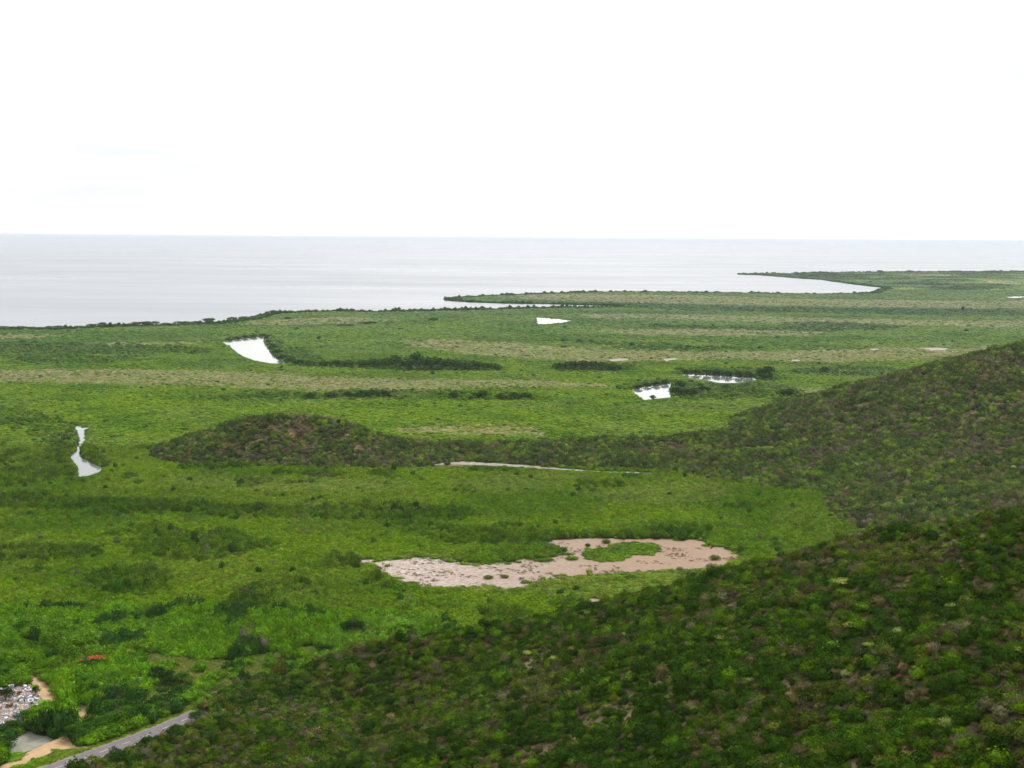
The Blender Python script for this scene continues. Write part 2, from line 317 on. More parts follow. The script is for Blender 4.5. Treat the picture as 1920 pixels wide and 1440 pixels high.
# salt crust
m, t = mat('salt_crust'); P = pos(t)
sx = N(t, 'ShaderNodeSeparateXYZ'); t.links.new(P, sx.inputs[0])
xg = N(t, 'ShaderNodeMapRange'); xL = up(760, 1075)[0]; xR = up(1230, 1050)[0]
xg.inputs['From Min'].default_value = xL; xg.inputs['From Max'].default_value = xR; t.links.new(sx.outputs['X'], xg.inputs['Value'])
mpn = N(t, 'ShaderNodeMapping'); mpn.inputs['Scale'].default_value = (0.12, 0.24, 1); mpn.inputs['Rotation'].default_value = (0, 0, 0.25); t.links.new(P, mpn.inputs['Vector'])
nA = noise(t, 1.0, 8, mpn.outputs[0], 0.72)
ad = N(t, 'ShaderNodeMath', operation='MULTIPLY_ADD'); t.links.new(nA.outputs['Fac'], ad.inputs[0]); ad.inputs[1].default_value = 1.1
sb = N(t, 'ShaderNodeMath', operation='SUBTRACT'); t.links.new(xg.outputs[0], sb.inputs[0]); sb.inputs[1].default_value = 0.55; t.links.new(sb.outputs[0], ad.inputs[2])
c1 = ramp(t, [(0.05, (0.36, 0.34, 0.32)), (0.35, (0.275, 0.25, 0.225)), (0.62, (0.225, 0.18, 0.145)), (0.9, (0.205, 0.14, 0.095))]); t.links.new(ad.outputs[0], c1.inputs[0])
mpb = N(t, 'ShaderNodeMapping'); mpb.inputs['Scale'].default_value = (0.30, 0.60, 1); mpb.inputs['Rotation'].default_value = (0, 0, 0.12); t.links.new(P, mpb.inputs['Vector'])
nB = noise(t, 1.3, 9, mpb.outputs[0], 0.78); fB = ramp(t, [(0.40, (0, 0, 0)), (0.54, (0.85, 0.85, 0.85))]); t.links.new(nB.outputs['Fac'], fB.inputs[0])
c2 = mixc(t, fB.outputs[0], c1.outputs[0], (0.17, 0.11, 0.07))
finish(t, c2, 0.8, nB.outputs['Fac'], 0.5, 0.15); M['salt'] = m
def earth(name, a, b, scale=0.35):
    m, t = mat(name); P = pos(t); r = ramp(t, [(0.3, a), (0.7, b)]); n = noise(t, scale, 8, P, 0.7); t.links.new(n.outputs['Fac'], r.inputs[0])
    finish(t, r.outputs[0], 0.92, n.outputs['Fac'], 0.5, 0.12); M[name] = m
earth('sand_dirt', (0.25, 0.165, 0.085), (0.36, 0.25, 0.135))
earth('strand_sand', (0.15, 0.13, 0.095), (0.29, 0.26, 0.225))
earth('grey_gravel', (0.12, 0.125, 0.095), (0.21, 0.205, 0.165), 0.35)
earth('dump_ground', (0.10, 0.08, 0.06), (0.25, 0.20, 0.17), 0.5)
earth('verge_grass', (0.09, 0.145, 0.012), (0.14, 0.175, 0.03), 0.3)
earth('meadow_ground', (0.085, 0.135, 0.01), (0.13, 0.15, 0.03), 0.12)
earth('asphalt', (0.085, 0.076, 0.079), (0.13, 0.115, 0.115), 0.4)
earth('road_paint', (0.18, 0.17, 0.165), (0.42, 0.40, 0.39), 1.5)
def tinted(name, rough=0.6):
    m, t = mat(name); a = N(t, 'ShaderNodeAttribute', attribute_type='INSTANCER', attribute_name='tint')
    c = mixc(t, 0.25, a.outputs['Color'], noise(t, 2.0).outputs['Color'], 'MULTIPLY'); finish(t, c, rough); M[name] = m
tinted('rubbish')

# ------------------------------------------------------------------ object helpers
COL = sc.collection
def link(o, parent=None):
    COL.objects.link(o)
    if parent is not None: o.parent = parent
    return o
def mesh_obj(name, V, F, material, parent=None, smooth=False):
    me = bpy.data.meshes.new(name); me.from_pydata([tuple(map(float, v)) for v in V], [], [tuple(map(int, f)) for f in F]); me.update()
    me.materials.append(material)
    if smooth: me.polygons.foreach_set('use_smooth', [True] * len(me.polygons))
    return link(bpy.data.objects.new(name, me), parent)
def tag(o, label, cat=None, group=None, kind=None):
    o['label'] = label
    if cat: o['category'] = cat
    if group: o['group'] = group
    if kind: o['kind'] = kind
    return o
def rough_edge(P, step, amp, seed):
    """an outline with ragged edges instead of straight runs"""
    out = []; n = len(P)
    for i in range(n):
        a = P[i]; b = P[(i + 1) % n]; k = max(1, int(np.hypot(*(b - a)) / step))
        if k > 400: out.append(a); continue
        nrm = np.array([-(b - a)[1], (b - a)[0]]) / max(np.hypot(*(b - a)), 1e-6)
        for j in range(k):
            p = a + (b - a) * j / k
            d = (fbm(np.array([p[0]]), np.array([p[1]]), step * 3, seed, 3)[0] - 0.5) * 2 * amp
            out.append(p + nrm * d)
    return np.array(out)
def sheet(name, P, z, material, kind='structure', follow=False):
    V = [(p[0], p[1], z + (float(height(p[0], p[1])) if follow else 0)) for p in P]
    T = tessellate_polygon([[Vector(v) for v in V]])
    o = mesh_obj(name, V, T, material); o['kind'] = kind
    me = o.data
    if me.polygons and sum(p.normal.z for p in me.polygons) < 0: me.flip_normals()
    return o

# ------------------------------------------------------------------ the land
def axis(lo, hi, fine, far_lo, far_hi):
    a = list(np.arange(lo, hi + 0.1, fine)); s = fine; p = a[-1]
    while p < far_hi: s *= 1.25; p += s; a.append(p)
    s = fine; p = a[0]; b = []
    while p > far_lo: s *= 1.25; p -= s; b.append(p)
    return np.array(b[::-1] + a)
XS = axis(-280, 560, 3.5, -160000, 160000); YS = axis(-60, 1180, 3.5, -1500, 160000)
GX, GY = np.meshgrid(XS, YS); GZ = height(GX, GY)
GZ = np.where(GY > 7500, -6.0, GZ)
nx, ny = len(XS), len(YS)
NH, FH = hill_heights(GX, GY)
VERT = np.stack([GX.ravel(), GY.ravel(), GZ.ravel()], 1)
I = np.arange(nx * ny).reshape(ny, nx)
QUAD = np.stack([I[:-1, :-1].ravel(), I[:-1, 1:].ravel(), I[1:, 1:].ravel(), I[1:, :-1].ravel()], 1)
qh = VERT[QUAD, 2].max(1); qy = VERT[QUAD, 1].mean(1); qx = VERT[QUAD, 0].mean(1)
isnear = (NH.ravel()[QUAD].max(1) >= FH.ravel()[QUAD].max(1))
cls = np.where(qh < 0.35, 0, np.where(isnear, 1, np.where(qx < up(760, 830, 8)[0], 3, 2)))
for k, nm, lab, mk in ((0, 'marsh_ground', 'flat dark marsh ground under the mangroves', 'marsh'), (1, 'near_hillside', 'steep scrubby hillside with brown soil filling the lower right', 'soil'),
                       (2, 'far_hill', 'dark scrubby hill rising at the right edge beyond the marsh', 'soil'), (3, 'mound_hill', 'low rounded knoll of red soil and bushes in the marsh', 'soil')):
    q = QUAD[cls == k]; used, inv = np.unique(q, return_inverse=True)
    o = mesh_obj(nm, VERT[used], inv.reshape(-1, 4), M[mk], smooth=True); tag(o, lab, kind='structure')
# sea
o = sheet('sea', rough_edge(seaP, 25.0, 3.0, 3), 0.35, M['sea_water']); tag(o, 'pale open sea out to the horizon', kind='structure')
ex = np.array([-160000, -40000, -9000, 9000, 40000, 160000.0]); ey = np.array([SEA_FAR, 14000, 25000, 50000, 95000, 160000.0])
V = [(x, y, 0.35) for y in ey for x in ex]; F = [(j * 6 + i, j * 6 + i + 1, j * 6 + i + 7, j * 6 + i + 6) for j in range(5) for i in range(5)]
n0 = len(V); V += [(-160000, coastP[0, 1], .35), (-9000, coastP[0, 1], .35), (9000, coastP[-1, 1], .35), (160000, coastP[-1, 1], .35)]
F += [(n0, n0 + 1, 2, 0), (n0 + 2, n0 + 3, 5, 3)]
o2 = mesh_obj('open_sea', V, [f for f in F], M['sea_water']); tag(o2, 'far open sea along the horizon', kind='structure')
for o_ in (o2,):
    if sum(p.normal.z for p in o_.data.polygons) < 0: o_.data.flip_normals()
for nm, Pq, lab in (('creek', creek, 'narrow bright creek winding through the marsh'), ('lagoon', lagoon, 'curved lagoon near the shore, white with sky'),
                    ('lagoon', lagoon2, 'small tapering lagoon behind the headland channel'), ('pond', pond, 'small pond among dark bushes, nearer of two'),
                    ('pond', pond2, 'narrow pond behind dark bushes, farther of two'), ('pond', sliver, 'thin strip of water by the edge of the marsh'), ('channel', channel, 'thin bright channel leading inland from the headland')):
    d_ = np.hypot(*Pq.mean(0)); o = sheet(nm, rough_edge(Pq, max(2.0, d_ / 350), max(0.4, d_ / 1500), 11), 0.30, M['still_water']); tag(o, lab, kind='structure')
o = sheet('salt_flat', rough_edge(salt, 3, 1.6, 21), 0.06, M['salt']); tag(o, 'bare white and tan salt flat in the mangroves', kind='structure')
for Pq in bare:
    o = sheet('bare_patch', rough_edge(Pq, 3, 1.2, 23), 0.05, M['salt']); tag(o, 'small bare tan patch beside the salt flat', kind='structure')
o = sheet('sand_strand', rough_edge(strand, 4, 0.9, 25), 0.15, M['strand_sand'], follow=True); tag(o, 'thin pale sand strip along the foot of the hill', kind='structure')
for Pq in flats:
    o = sheet('mud_flat', rough_edge(Pq, 5, 2.0, 27), 0.06, M['strand_sand']); tag(o, 'small pale mud flat in the marsh', kind='structure')
o = sheet('dirt_track', rough_edge(track, 1.5, 0.5, 31), 0.05, M['sand_dirt']); tag(o, 'sandy dirt track beside the rubbish dump', kind='structure')
o = sheet('dirt_patch', rough_edge(patch, 1.5, 0.5, 32), 0.05, M['sand_dirt']); tag(o, 'small bare sandy patch among roadside bushes', kind='structure')
o = sheet('dirt_path', rough_edge(track2, 1.5, 0.35, 33), 0.058, M['sand_dirt']); tag(o, 'sandy path branching off the tarred road', kind='structure')
o = sheet('gravel_yard', rough_edge(gravel, 1.5, 0.5, 34), 0.05, M['grey_gravel']); tag(o, 'grey gravel clearing between bushes and path', kind='structure')
for Pq in grey:
    o = sheet('gravel_patch', rough_edge(Pq, 1.5, 0.5, 35), 0.05, M['grey_gravel']); tag(o, 'small grey gravel patch below the dirt track', kind='structure')
o = sheet('dump_ground', rough_edge(dump, 1.5, 0.8, 36), 0.04, M['dump_ground']); tag(o, 'brown ground of the rubbish dump', kind='structure')
o = sheet('grass_verge', rough_edge(verge, 2, 0.5, 37), 0.045, M['verge_grass']); tag(o, 'bright green grass verge along the road', kind='structure')
for Pq in grass_open:
    o = sheet('meadow', rough_edge(Pq, 2, 0.8, 38), 0.035, M['meadow_ground']); tag(o, 'open yellowish grass between roadside bushes', kind='structure')
# road with worn markings
def ribbon(C, wL, wR, z):
    tv = np.gradient(C, axis=0); tv /= np.hypot(tv[:, 0], tv[:, 1])[:, None]; nv = np.stack([-tv[:, 1], tv[:, 0]], 1)
    V = np.vstack([np.c_[C + nv * wL, np.full(len(C), z)], np.c_[C + nv * wR, np.full(len(C), z)]]); n = len(C)
    return V, [(i + n, i + n + 1, i + 1, i) for i in range(n - 1)]
def resample(C, step):
    d = np.r_[0, np.cumsum(np.hypot(*np.diff(C, axis=0).T))]; s = np.arange(0, d[-1], step)
    q = np.stack([np.interp(s, d, C[:, 0]), np.interp(s, d, C[:, 1])], 1)
    for _ in range(30): q[1:-1] = 0.25 * q[:-2] + 0.5 * q[1:-1] + 0.25 * q[2:]
    return q
RC = resample(roadC, 1.0)
V, F = ribbon(RC, 4.0, -4.0, 0.075); o = mesh_obj('road', V, F, M['asphalt']); tag(o, 'grey tarred road across the lower left corner', kind='structure')
k = 3
while k + 5 < len(RC):
    V, F = ribbon(RC[k:k + 4], 0.14, -0.14, 0.083); d = mesh_obj('lane_marking', V, F, M['road_paint'], o); k += 8
for e in (3.35, -3.35):
    V, F = ribbon(RC, e + 0.07, e - 0.07, 0.083); mesh_obj('edge_marking', V, F, M['road_paint'], o)

# ------------------------------------------------------------------ foliage meshes
def blob_mesh(name, seed, nl, leaf, lumps, flat=0.8, core=0.74, spread=0.33, jag=0.25, stems=0):
    """shrub of unit width: lumps of leaf-sized faces round a lumpy core"""
    rg = np.random.RandomState(seed); V = []; F = []; tone = []
    cs = []
    for i in range(lumps):
        a = rg.rand() * 6.28; r = spread * math.sqrt(rg.rand()); rad = (0.5 - r * 0.62) * (0.75 + 0.4 * rg.rand())
        cs.append((r * math.cos(a), r * math.sin(a), rad, flat * (0.75 + 0.45 * rg.rand())))
    import bmesh
    for (cx, cy, rad, fl) in cs:
        bm = bmesh.new(); bmesh.ops.create_icosphere(bm, subdivisions=1, radius=1.0)
        b0 = len(V)
        for v in bm.verts:
            k = core * rad * (0.8 + 0.4 * rg.rand()); V.append((cx + v.co.x * k, cy + v.co.y * k, max(fl * rad * 0.95 + v.co.z * k * fl, -0.02)))
        for f in bm.faces: F.append([b0 + v.index for v in f.verts]); tone.append(0.85 + 0.2 * rg.rand())
        bm.free()
    wts = np.array([c[2] ** 2 for c in cs]); wts /= wts.sum()
    for i in range(nl):
        cx, cy, rad, fl = cs[rg.choice(len(cs), p=wts)]
        d = rg.normal(size=3); d[2] = abs(d[2]) * 0.9 - 0.25; d /= np.linalg.norm(d)
        rr = rad * (0.82 + jag * rg.rand()); p = np.array([cx, cy, fl * rad * 0.95]) + d * rr * np.array([1, 1, fl])
        nrm = d * 0.9 + rg.normal(size=3) * 0.55 + np.array([0, 0, 0.25]); nrm /= np.linalg.norm(nrm)
        a = np.cross(nrm, rg.normal(size=3)); a /= np.linalg.norm(a); b = np.cross(nrm, a)
        s = leaf * (0.6 + 0.8 * rg.rand()); b0 = len(V)
        V += [tuple(p - a * s), tuple(p - b * s * 0.55 + nrm * s * .15), tuple(p + a * s), tuple(p + b * s * 0.55 + nrm * s * .15)]
        F.append([b0, b0 + 1, b0 + 2, b0 + 3]); tone.append(0.72 + 0.56 * rg.rand())
    me = bpy.data.meshes.new(name); me.from_pydata(V, [], F); me.update(); me.materials.append(M['leaf'])
    at_ = me.attributes.new('leaf_tone', 'FLOAT_COLOR', 'FACE')
    col = np.ones((len(F), 4), np.float32); col[:, :3] = np.array(tone)[:, None]
    at_.data.foreach_set('color', col.ravel())
    return me
def proto_coll(name, meshes):
    c = bpy.data.collections.new(name)
    for i, me in enumerate(meshes):
        c.objects.link(bpy.data.objects.new('%s_%02d' % (name, i), me))
    return c
NEAR_M = [blob_mesh('shrub', 100 + i, 520, 0.066, 5 + i % 4, 0.62 + 0.12 * (i % 3), 0.70, 0.33, 0.42) for i in range(7)]
MANG_M = [blob_mesh('mangrove', 200 + i, 170, 0.095, 4 + i % 3, 0.8, 0.78, 0.3, 0.4) for i in range(6)]
FAR_M = [blob_mesh('mangrove_patch', 300 + i, 60, 0.10, 6, 0.55, 0.92, 0.42) for i in range(6)]
TUFT_M = [blob_mesh('twigs', 400 + i, 40, 0.13, 2, 0.7, 0.3, 0.3, 0.5) for i in range(4)]
CN = proto_coll('near_shrubs', NEAR_M); CMG = proto_coll('mangroves', MANG_M); CF = proto_coll('far_mangroves', FAR_M); CT = proto_coll('tufts', TUFT_M)

def scatter_tree(coll):
    g = bpy.data.node_groups.new('scatter', 'GeometryNodeTree')
    g.interface.new_socket('Geometry', in_out='INPUT', socket_type='NodeSocketGeometry'); g.interface.new_socket('Geometry', in_out='OUTPUT', socket_type='NodeSocketGeometry')
    i = g.nodes.new('NodeGroupInput'); o = g.nodes.new('NodeGroupOutput')
    ci = g.nodes.new('GeometryNodeCollectionInfo'); ci.inputs['Collection'].default_value = coll; ci.inputs['Separate Children'].default_value = True; ci.inputs['Reset Children'].default_value = True
    ip = g.nodes.new('GeometryNodeInstanceOnPoints'); ip.inputs['Pick Instance'].default_value = True
    def na(n, ty):
        q = g.nodes.new('GeometryNodeInputNamedAttribute'); q.data_type = ty; q.inputs['Name'].default_value = n
        return q.outputs['Attribute']
    l = g.links.new
    l(i.outputs[0], ip.inputs['Points']); l(ci.outputs[0], ip.inputs['Instance']); l(na('variant', 'INT'), ip.inputs['Instance Index'])
    l(na('rot', 'FLOAT_VECTOR'), ip.inputs['Rotation']); l(na('scl', 'FLOAT_VECTOR'), ip.inputs['Scale']); l(ip.outputs[0], o.inputs[0])
    return g
def scatter(name, label, coll, nvar, P, scl, tint, seed=1):
    rg = np.random.RandomState(seed); n = len(P)
    me = bpy.data.meshes.new(name); me.vertices.add(n); me.vertices.foreach_set('co', np.asarray(P, np.float32).ravel())
    rot = np.zeros((n, 3), np.float32); rot[:, 2] = rg.rand(n) * 6.28; rot[:, :2] = rg.normal(size=(n, 2)) * 0.06
    a = me.attributes.new('rot', 'FLOAT_VECTOR', 'POINT'); a.data.foreach_set('vector', rot.ravel())
    a = me.attributes.new('scl', 'FLOAT_VECTOR', 'POINT'); a.data.foreach_set('vector', np.asarray(scl, np.float32).ravel())
    a = me.attributes.new('variant', 'INT', 'POINT'); a.data.foreach_set('value', rg.randint(0, nvar, n).astype(np.int32))
    a = me.attributes.new('tint', 'FLOAT_COLOR', 'POINT'); a.data.foreach_set('color', np.c_[tint, np.ones(n)].astype(np.float32).ravel())
    o = link(bpy.data.objects.new(name, me)); tag(o, label, kind='stuff')
    md = o.modifiers.new('scatter', 'NODES'); md.node_group = scatter_tree(coll)
    print('scatter', name, n)
    return o

# ------------------------------------------------------------------ scatter the marsh
G_BRIGHT = np.array([0.104, 0.180, 0.000]); G_MID = np.array([0.068, 0.138, 0.001]); G_DARK = np.array([0.020, 0.052, 0.006])
G_TAN = np.array([0.185, 0.175, 0.065]); G_OLIVE = np.array([0.125, 0.165, 0.028]); G_LUSH = np.array([0.074, 0.162, 0.001]); G_LIME = np.array([0.085, 0.180, 0.008])
HP = {'dark': (0.022, 0.054, 0.002), 'green': (0.054, 0.108, 0.002), 'olive': (0.064, 0.084, 0.008), 'grey': (0.082, 0.082, 0.036), 'brown': (0.074, 0.064, 0.024), 'pale': (0.12, 0.16, 0.03), 'straw': (0.12, 0.10, 0.035)}
HK = list(HP); HC = np.array([HP[k] for k in HK])
def grid(y0, y1, s, seed, half=0.415):
    rg = np.random.RandomState(seed); X = []; Y = []
    ys = np.arange(y0, y1, s)
    for i, y in enumerate(ys):
        hw = half * y + 25; xs = np.arange(-hw, hw, s) + (s * 0.5 if i % 2 else 0); X.append(xs); Y.append(np.full(len(xs), y))
    X = np.concatenate(X); Y = np.concatenate(Y)
    return X + (rg.rand(len(X)) - .5) * s * 0.9, Y + (rg.rand(len(X)) - .5) * s * 0.9
def any_in(X, Y, Ps, wob=0.0, seed=0):
    if wob:
        X = X + (fbm(X, Y, wob * 4, seed, 3) - .5) * 3 * wob; Y = Y + (fbm(X, Y, wob * 4, seed + 7, 3) - .5) * 3 * wob
    r = np.zeros(X.shape, bool)
    for P in Ps: r |= inside(X, Y, P)
    return r
ROADBUF = segdist
def marsh(y0, y1, s, seed, far):
    X, Y = grid(y0, y1, s, seed)
    H = height(X, Y)
    keep = H < 0.6
    keep &= ~inside(X, Y, seaP)
    X, Y, H = X[keep], Y[keep], H[keep]
    keep = ~any_in(X, Y, WATERS)
    for P in WATERS:
        near = (np.abs(X - P[:, 0].mean()) < 400) & (np.abs(Y - P[:, 1].mean()) < 500)
        d = np.full(X.shape, 1e9); d[near] = segdist(X[near], Y[near], P); keep &= d > s * 0.35
    if y0 < 1000:
        op = any_in(X, Y, OPEN, 0.5, 3)
        sf = inside(X, Y, salt); es = np.full(X.shape, 1e9); es[sf] = segdist(X[sf], Y[sf], salt)
        grow = sf & (fbm(X, Y, 7, 181, 3) > 0.54 + 0.035 * es) & (es < 9)      # bushes creeping in from the edge
        keep &= ~(op & ~grow & ~inside(X, Y, salt_island))
        keep &= segdist(X, Y, RC, False) > 5.6
        keep &= ~(inside(X, Y, verge))
        go = any_in(X, Y, grass_open, 1.0, 4); keep &= ~(go & (fbm(X, Y, 6, 77, 2) < 0.66))
    else:
        keep &= ~any_in(X, Y, flats)
    X, Y, H = X[keep], Y[keep], H[keep]
    n = len(X); rg = np.random.RandomState(seed + 1)
    wob = 1.5 if y0 < 1000 else (5 if y0 < 1900 else 12)
    n1 = fbm(X, Y, 45 if not far else 120, 40, 4); n2 = fbm(X, Y, 10 if not far else 40, 50, 3); n3 = fbm(X, Y, 90, 60, 3)
    dist = np.hypot(X, Y)
    tint = G_BRIGHT + (G_MID - G_BRIGHT) * np.clip((n1 - 0.42) * 4.5, 0, 1)[:, None]
    ol = np.clip((n3 - 0.52) * 4, 0, .6)[:, None]; tint = tint * (1 - ol) + (G_BRIGHT * 0.5 + G_OLIVE * 0.5) * ol
    hgt = 2.3 + 1.6 * (n1 - 0.5) + 1.2 * (n2 - 0.5)
    jit = 3.5 if y0 < 1000 else (9 if y0 < 1900 else 14)
    jx = rg.normal(size=n) * jit * 0.6; jy = rg.normal(size=n) * jit
    D = any_in(X + jx, Y + jy, DARK, wob, 8) & (rg.rand(n) < 0.9)
    if y0 < 1000:                                    # taller darker thickets picked out by noise too
        D |= (fbm(X, Y, 26, 91, 4) + rg.normal(size=n) * .02 > 0.705)
    T = any_in(X + jx, Y + jy, TAN, wob, 9) & (rg.rand(n) < 0.93); O = any_in(X + jx * 2, Y + jy * 2, OLIVE, wob, 10)
    tint[O] = G_OLIVE * 0.55 + tint[O] * 0.45; hgt[O] *= 0.75
    tn = np.clip((n2 - 0.20) * 3, 0.60, 1)[:, None]; tint[T] = (G_TAN * tn + tint * (1 - tn))[T]; hgt[T] *= 0.62
    dm = (0.15 + 0.6 * rg.rand(n))[:, None]; tint[D] = (G_DARK * dm + tint * (1 - dm))[D]; hgt[D] = hgt[D] * (1.1 + 0.75 * rg.rand(D.sum())) + 0.5
    em = (rg.rand(n) < 0.003) & ~T; tint[em] = G_DARK * 1.2; hgt[em] *= 1.7
    if y0 < 1000:
        Lz = any_in(X, Y, LUSH, 2, 12); tint[Lz] = G_LUSH * (0.75 + 0.7 * n2[Lz])[:, None]; hgt[Lz] = hgt[Lz] * 1.35 + 0.6 + 2.2 * np.clip(n1[Lz] - .5, 0, 1)
        Li = any_in(X, Y, LIME, 1.5, 13); tint[Li] = G_LIME * (0.8 + 0.4 * n2[Li])[:, None]
        for kk in (2.5, 5, 7.5, 10, 13, 16):             # low growth where the photograph shows open ground behind it
            dd_ = np.hypot(X, Y); hid = any_in(X + X / dd_ * kk, Y + Y / dd_ * kk, [track, patch, gravel, track2, dump] if kk < 17 else []); hgt[hid] = np.minimum(hgt[hid], 0.27 * kk)
        xr = np.interp(Y, RC[:, 1], RC[:, 0]); toe = (Y < 470) & (X > xr); kt = rg.choice([0, 1, 2, 3, 4, 6], n, p=[.3, .25, .22, .09, .08, .06]); tint[toe] = HC[kt][toe]
        drk = ~toe & Lz & (fbm(X, Y, 16, 95, 3) > 0.66) & ~Li; tint[drk] = G_DARK * 1.3; hgt[drk] += 0.8
    if y0 >= 1000:                                   # distance haze painted into the leaf tint, duller and bluer farther out
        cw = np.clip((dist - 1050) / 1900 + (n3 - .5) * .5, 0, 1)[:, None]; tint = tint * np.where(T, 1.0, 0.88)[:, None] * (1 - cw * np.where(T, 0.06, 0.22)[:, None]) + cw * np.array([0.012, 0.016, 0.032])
    if y0 >= 1900:
        ce = np.full(n, 1e9)
        for a0 in range(0, n, 40000): ce[a0:a0 + 40000] = segdist(X[a0:a0 + 40000], Y[a0:a0 + 40000], coastP, False)
        hd = Y > 4300; fh_ = fbm(X, Y, 150, 231, 4); hgt[hd] += 9 * np.clip(fh_[hd] - .48, 0, 1) * 2; tint[hd] = tint[hd] * (1.45 - 1.0 * np.clip((fh_[hd] - .38) * 4, 0, .8))[:, None]
        cm_ = ce < 22; hgt[cm_] = 3.2 + 8.5 * np.clip(fbm(X, Y, 34, 233, 3) - .25, 0, 1)[cm_]; tint[cm_] = G_DARK * 1.1
    dd_ = np.hypot(X, Y)
    for kk in (4, 8, 13, 19, 26, 34) if y0 < 1900 else (8, 16, 28, 42):
        hid = any_in(X + X / dd_ * kk, Y + Y / dd_ * kk, [creek, lagoon, lagoon2, pond, pond2, strand] + ([salt] if y0 < 1000 and kk < 14 else [])); hgt[hid] = np.minimum(hgt[hid], 0.5 + 0.8 * kk * CAMZ / dd_[hid])
    br = 0.66 + 0.68 * rg.rand(n); tint = tint * br[:, None]
    dead = rg.rand(n) < (0.012 if y0 < 1000 else 0.0); tint[dead] = np.array([0.09, 0.085, 0.045]) * br[dead][:, None]
    hue = rg.normal(size=n) * 0.10; tint[:, 0] *= 1 + hue; tint[:, 2] *= 1 + np.abs(hue)
    wd = s * (1.25 + 0.55 * rg.rand(n))
    if y0 < 1000: wd = np.where(Lz, wd * 1.25, wd); wd = np.where(D, wd * 1.15, wd)
    hh = hgt * (0.7 + 0.6 * rg.rand(n))
    return np.c_[X, Y, H - 0.15], np.c_[wd, wd, hh * (1.15 if not far else 1.5)], np.clip(tint, 0.004, 0.6)
A = marsh(385, 1000, 2.0, 1000, False); scatter('mangrove_thicket', 'dense bright green mangrove scrub covering the nearer marsh', CMG, len(MANG_M), *A, seed=5)
B1 = marsh(1000, 1900, 3.0, 1100, False); scatter('mangrove_scrub', 'green and tan banded mangrove scrub in the middle of the marsh', CF, len(FAR_M), *B1, seed=6)
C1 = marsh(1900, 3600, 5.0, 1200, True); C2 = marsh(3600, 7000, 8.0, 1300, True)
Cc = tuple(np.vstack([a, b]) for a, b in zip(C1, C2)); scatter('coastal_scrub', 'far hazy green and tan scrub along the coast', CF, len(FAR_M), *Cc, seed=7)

# ------------------------------------------------------------------ hillside scrub
def hill_scatter(y0, y1, s, seed, near):
    X, Y = grid(y0, y1, s, seed, 0.47)
    nh, fh = hill_heights(X, Y); H = height(X, Y)
    keep = (H >= 0.6) & ((nh >= fh) if near else (fh > nh))
    if near: keep &= segdist(X, Y, RC, False) > 5.0
    keep &= np.hypot(X, Y) > 60
    if not near: keep &= ~inside(X, Y, strand) & ~inside(X * 1.006, Y * 1.006, strand) & ~inside(X * 1.012, Y * 1.012, strand)
    X, Y, H = X[keep], Y[keep], H[keep]
    dens = fbm(X, Y, 22 if near else 34, 140, 4)
    rg = np.random.RandomState(seed + 3); n = len(X)
    thr = 0.24 if near else 0.27
    mound = (~np.array([near] * n)) & (X < up(800, 830, 8)[0])
    front = mound & (Y < 975)
    lim = thr + np.where(front, 0.10, 0) + (rg.rand(n) - .5) * 0.30
    keep = dens > lim
    X, Y, H, dens, mound = X[keep], Y[keep], H[keep], dens[keep], mound[keep]; n = len(X)
    mix = fbm(X, Y, 30, 150, 3); mix2 = fbm(X, Y, 12, 160, 3); r = rg.rand(n)
    g = np.clip((mix - (0.20 if near else 0.12)) * 2.6 + (mix2 - .5) * 1.6, 0.2, 0.97)        # share of green
    if near:
        gl = gully(X, Y); g = np.clip(g + 0.45 * gl - 0.08, 0.1, 0.99)
    k = np.where(r < g * 0.52, 0, np.where(r < g * 0.88, 1, np.where(r < g * 0.88 + (1 - g) * .42 + .04, 2, np.where(r < g * .9 + (1 - g) * .80, 3, 4))))
    k = np.where(rg.rand(n) < 0.012, 5, k); k = np.where(rg.rand(n) < (0.03 if near else 0.08), 6, k)
    if near: k = np.where((k == 1) & (rg.rand(n) < gl * 0.75), 0, k)
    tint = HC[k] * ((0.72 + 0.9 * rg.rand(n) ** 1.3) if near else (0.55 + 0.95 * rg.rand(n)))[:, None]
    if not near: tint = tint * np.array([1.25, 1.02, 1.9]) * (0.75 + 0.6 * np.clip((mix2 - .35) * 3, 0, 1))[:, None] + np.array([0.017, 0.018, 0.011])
    sz = s * (0.95 + 1.05 * rg.rand(n) ** 2.2) * np.where(k >= 3, 0.85, 1.0)
    hh = sz * (0.9 + 0.55 * rg.rand(n)) * np.where(k == 6, 0.5, 1.0) * np.where(k == 5, 0.7, 1.0)
    Q = [np.c_[X, Y, H - 0.1], np.c_[sz, sz, hh], tint, k]
    X, Y = grid(y0, y1, s * 0.62, seed + 50, 0.47); nh, fh = hill_heights(X, Y); H = height(X, Y)      # low dry undergrowth between the bushes
    m_ = (H >= 0.6) & ((nh >= fh) if near else (fh > nh)) & (np.hypot(X, Y) > 60) & (rg.rand(len(X)) < 0.62 + 0.25 * (fbm(X, Y, 12, 170, 2) - .5))
    if near: m_ &= (segdist(X, Y, RC, False) > 4.6) & (rg.rand(len(X)) < 0.7)
    else: m_ &= ~inside(X, Y, strand) & ~inside(X * 1.005, Y * 1.005, strand)
    X, Y, H = X[m_], Y[m_], H[m_]; n = len(X); k2 = rg.choice([0, 1, 2, 3, 4, 6], n, p=[.16, .22, .26, .13, .15, .08])
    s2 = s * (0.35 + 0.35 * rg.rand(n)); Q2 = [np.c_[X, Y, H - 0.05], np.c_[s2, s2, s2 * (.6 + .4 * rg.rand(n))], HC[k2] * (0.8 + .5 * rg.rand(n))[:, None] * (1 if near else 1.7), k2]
    return [np.concatenate([a, b]) for a, b in zip(Q, Q2)]
HN = hill_scatter(120, 520, 2.0, 2000, True); HF = hill_scatter(700, 1300, 2.45, 2100, False)
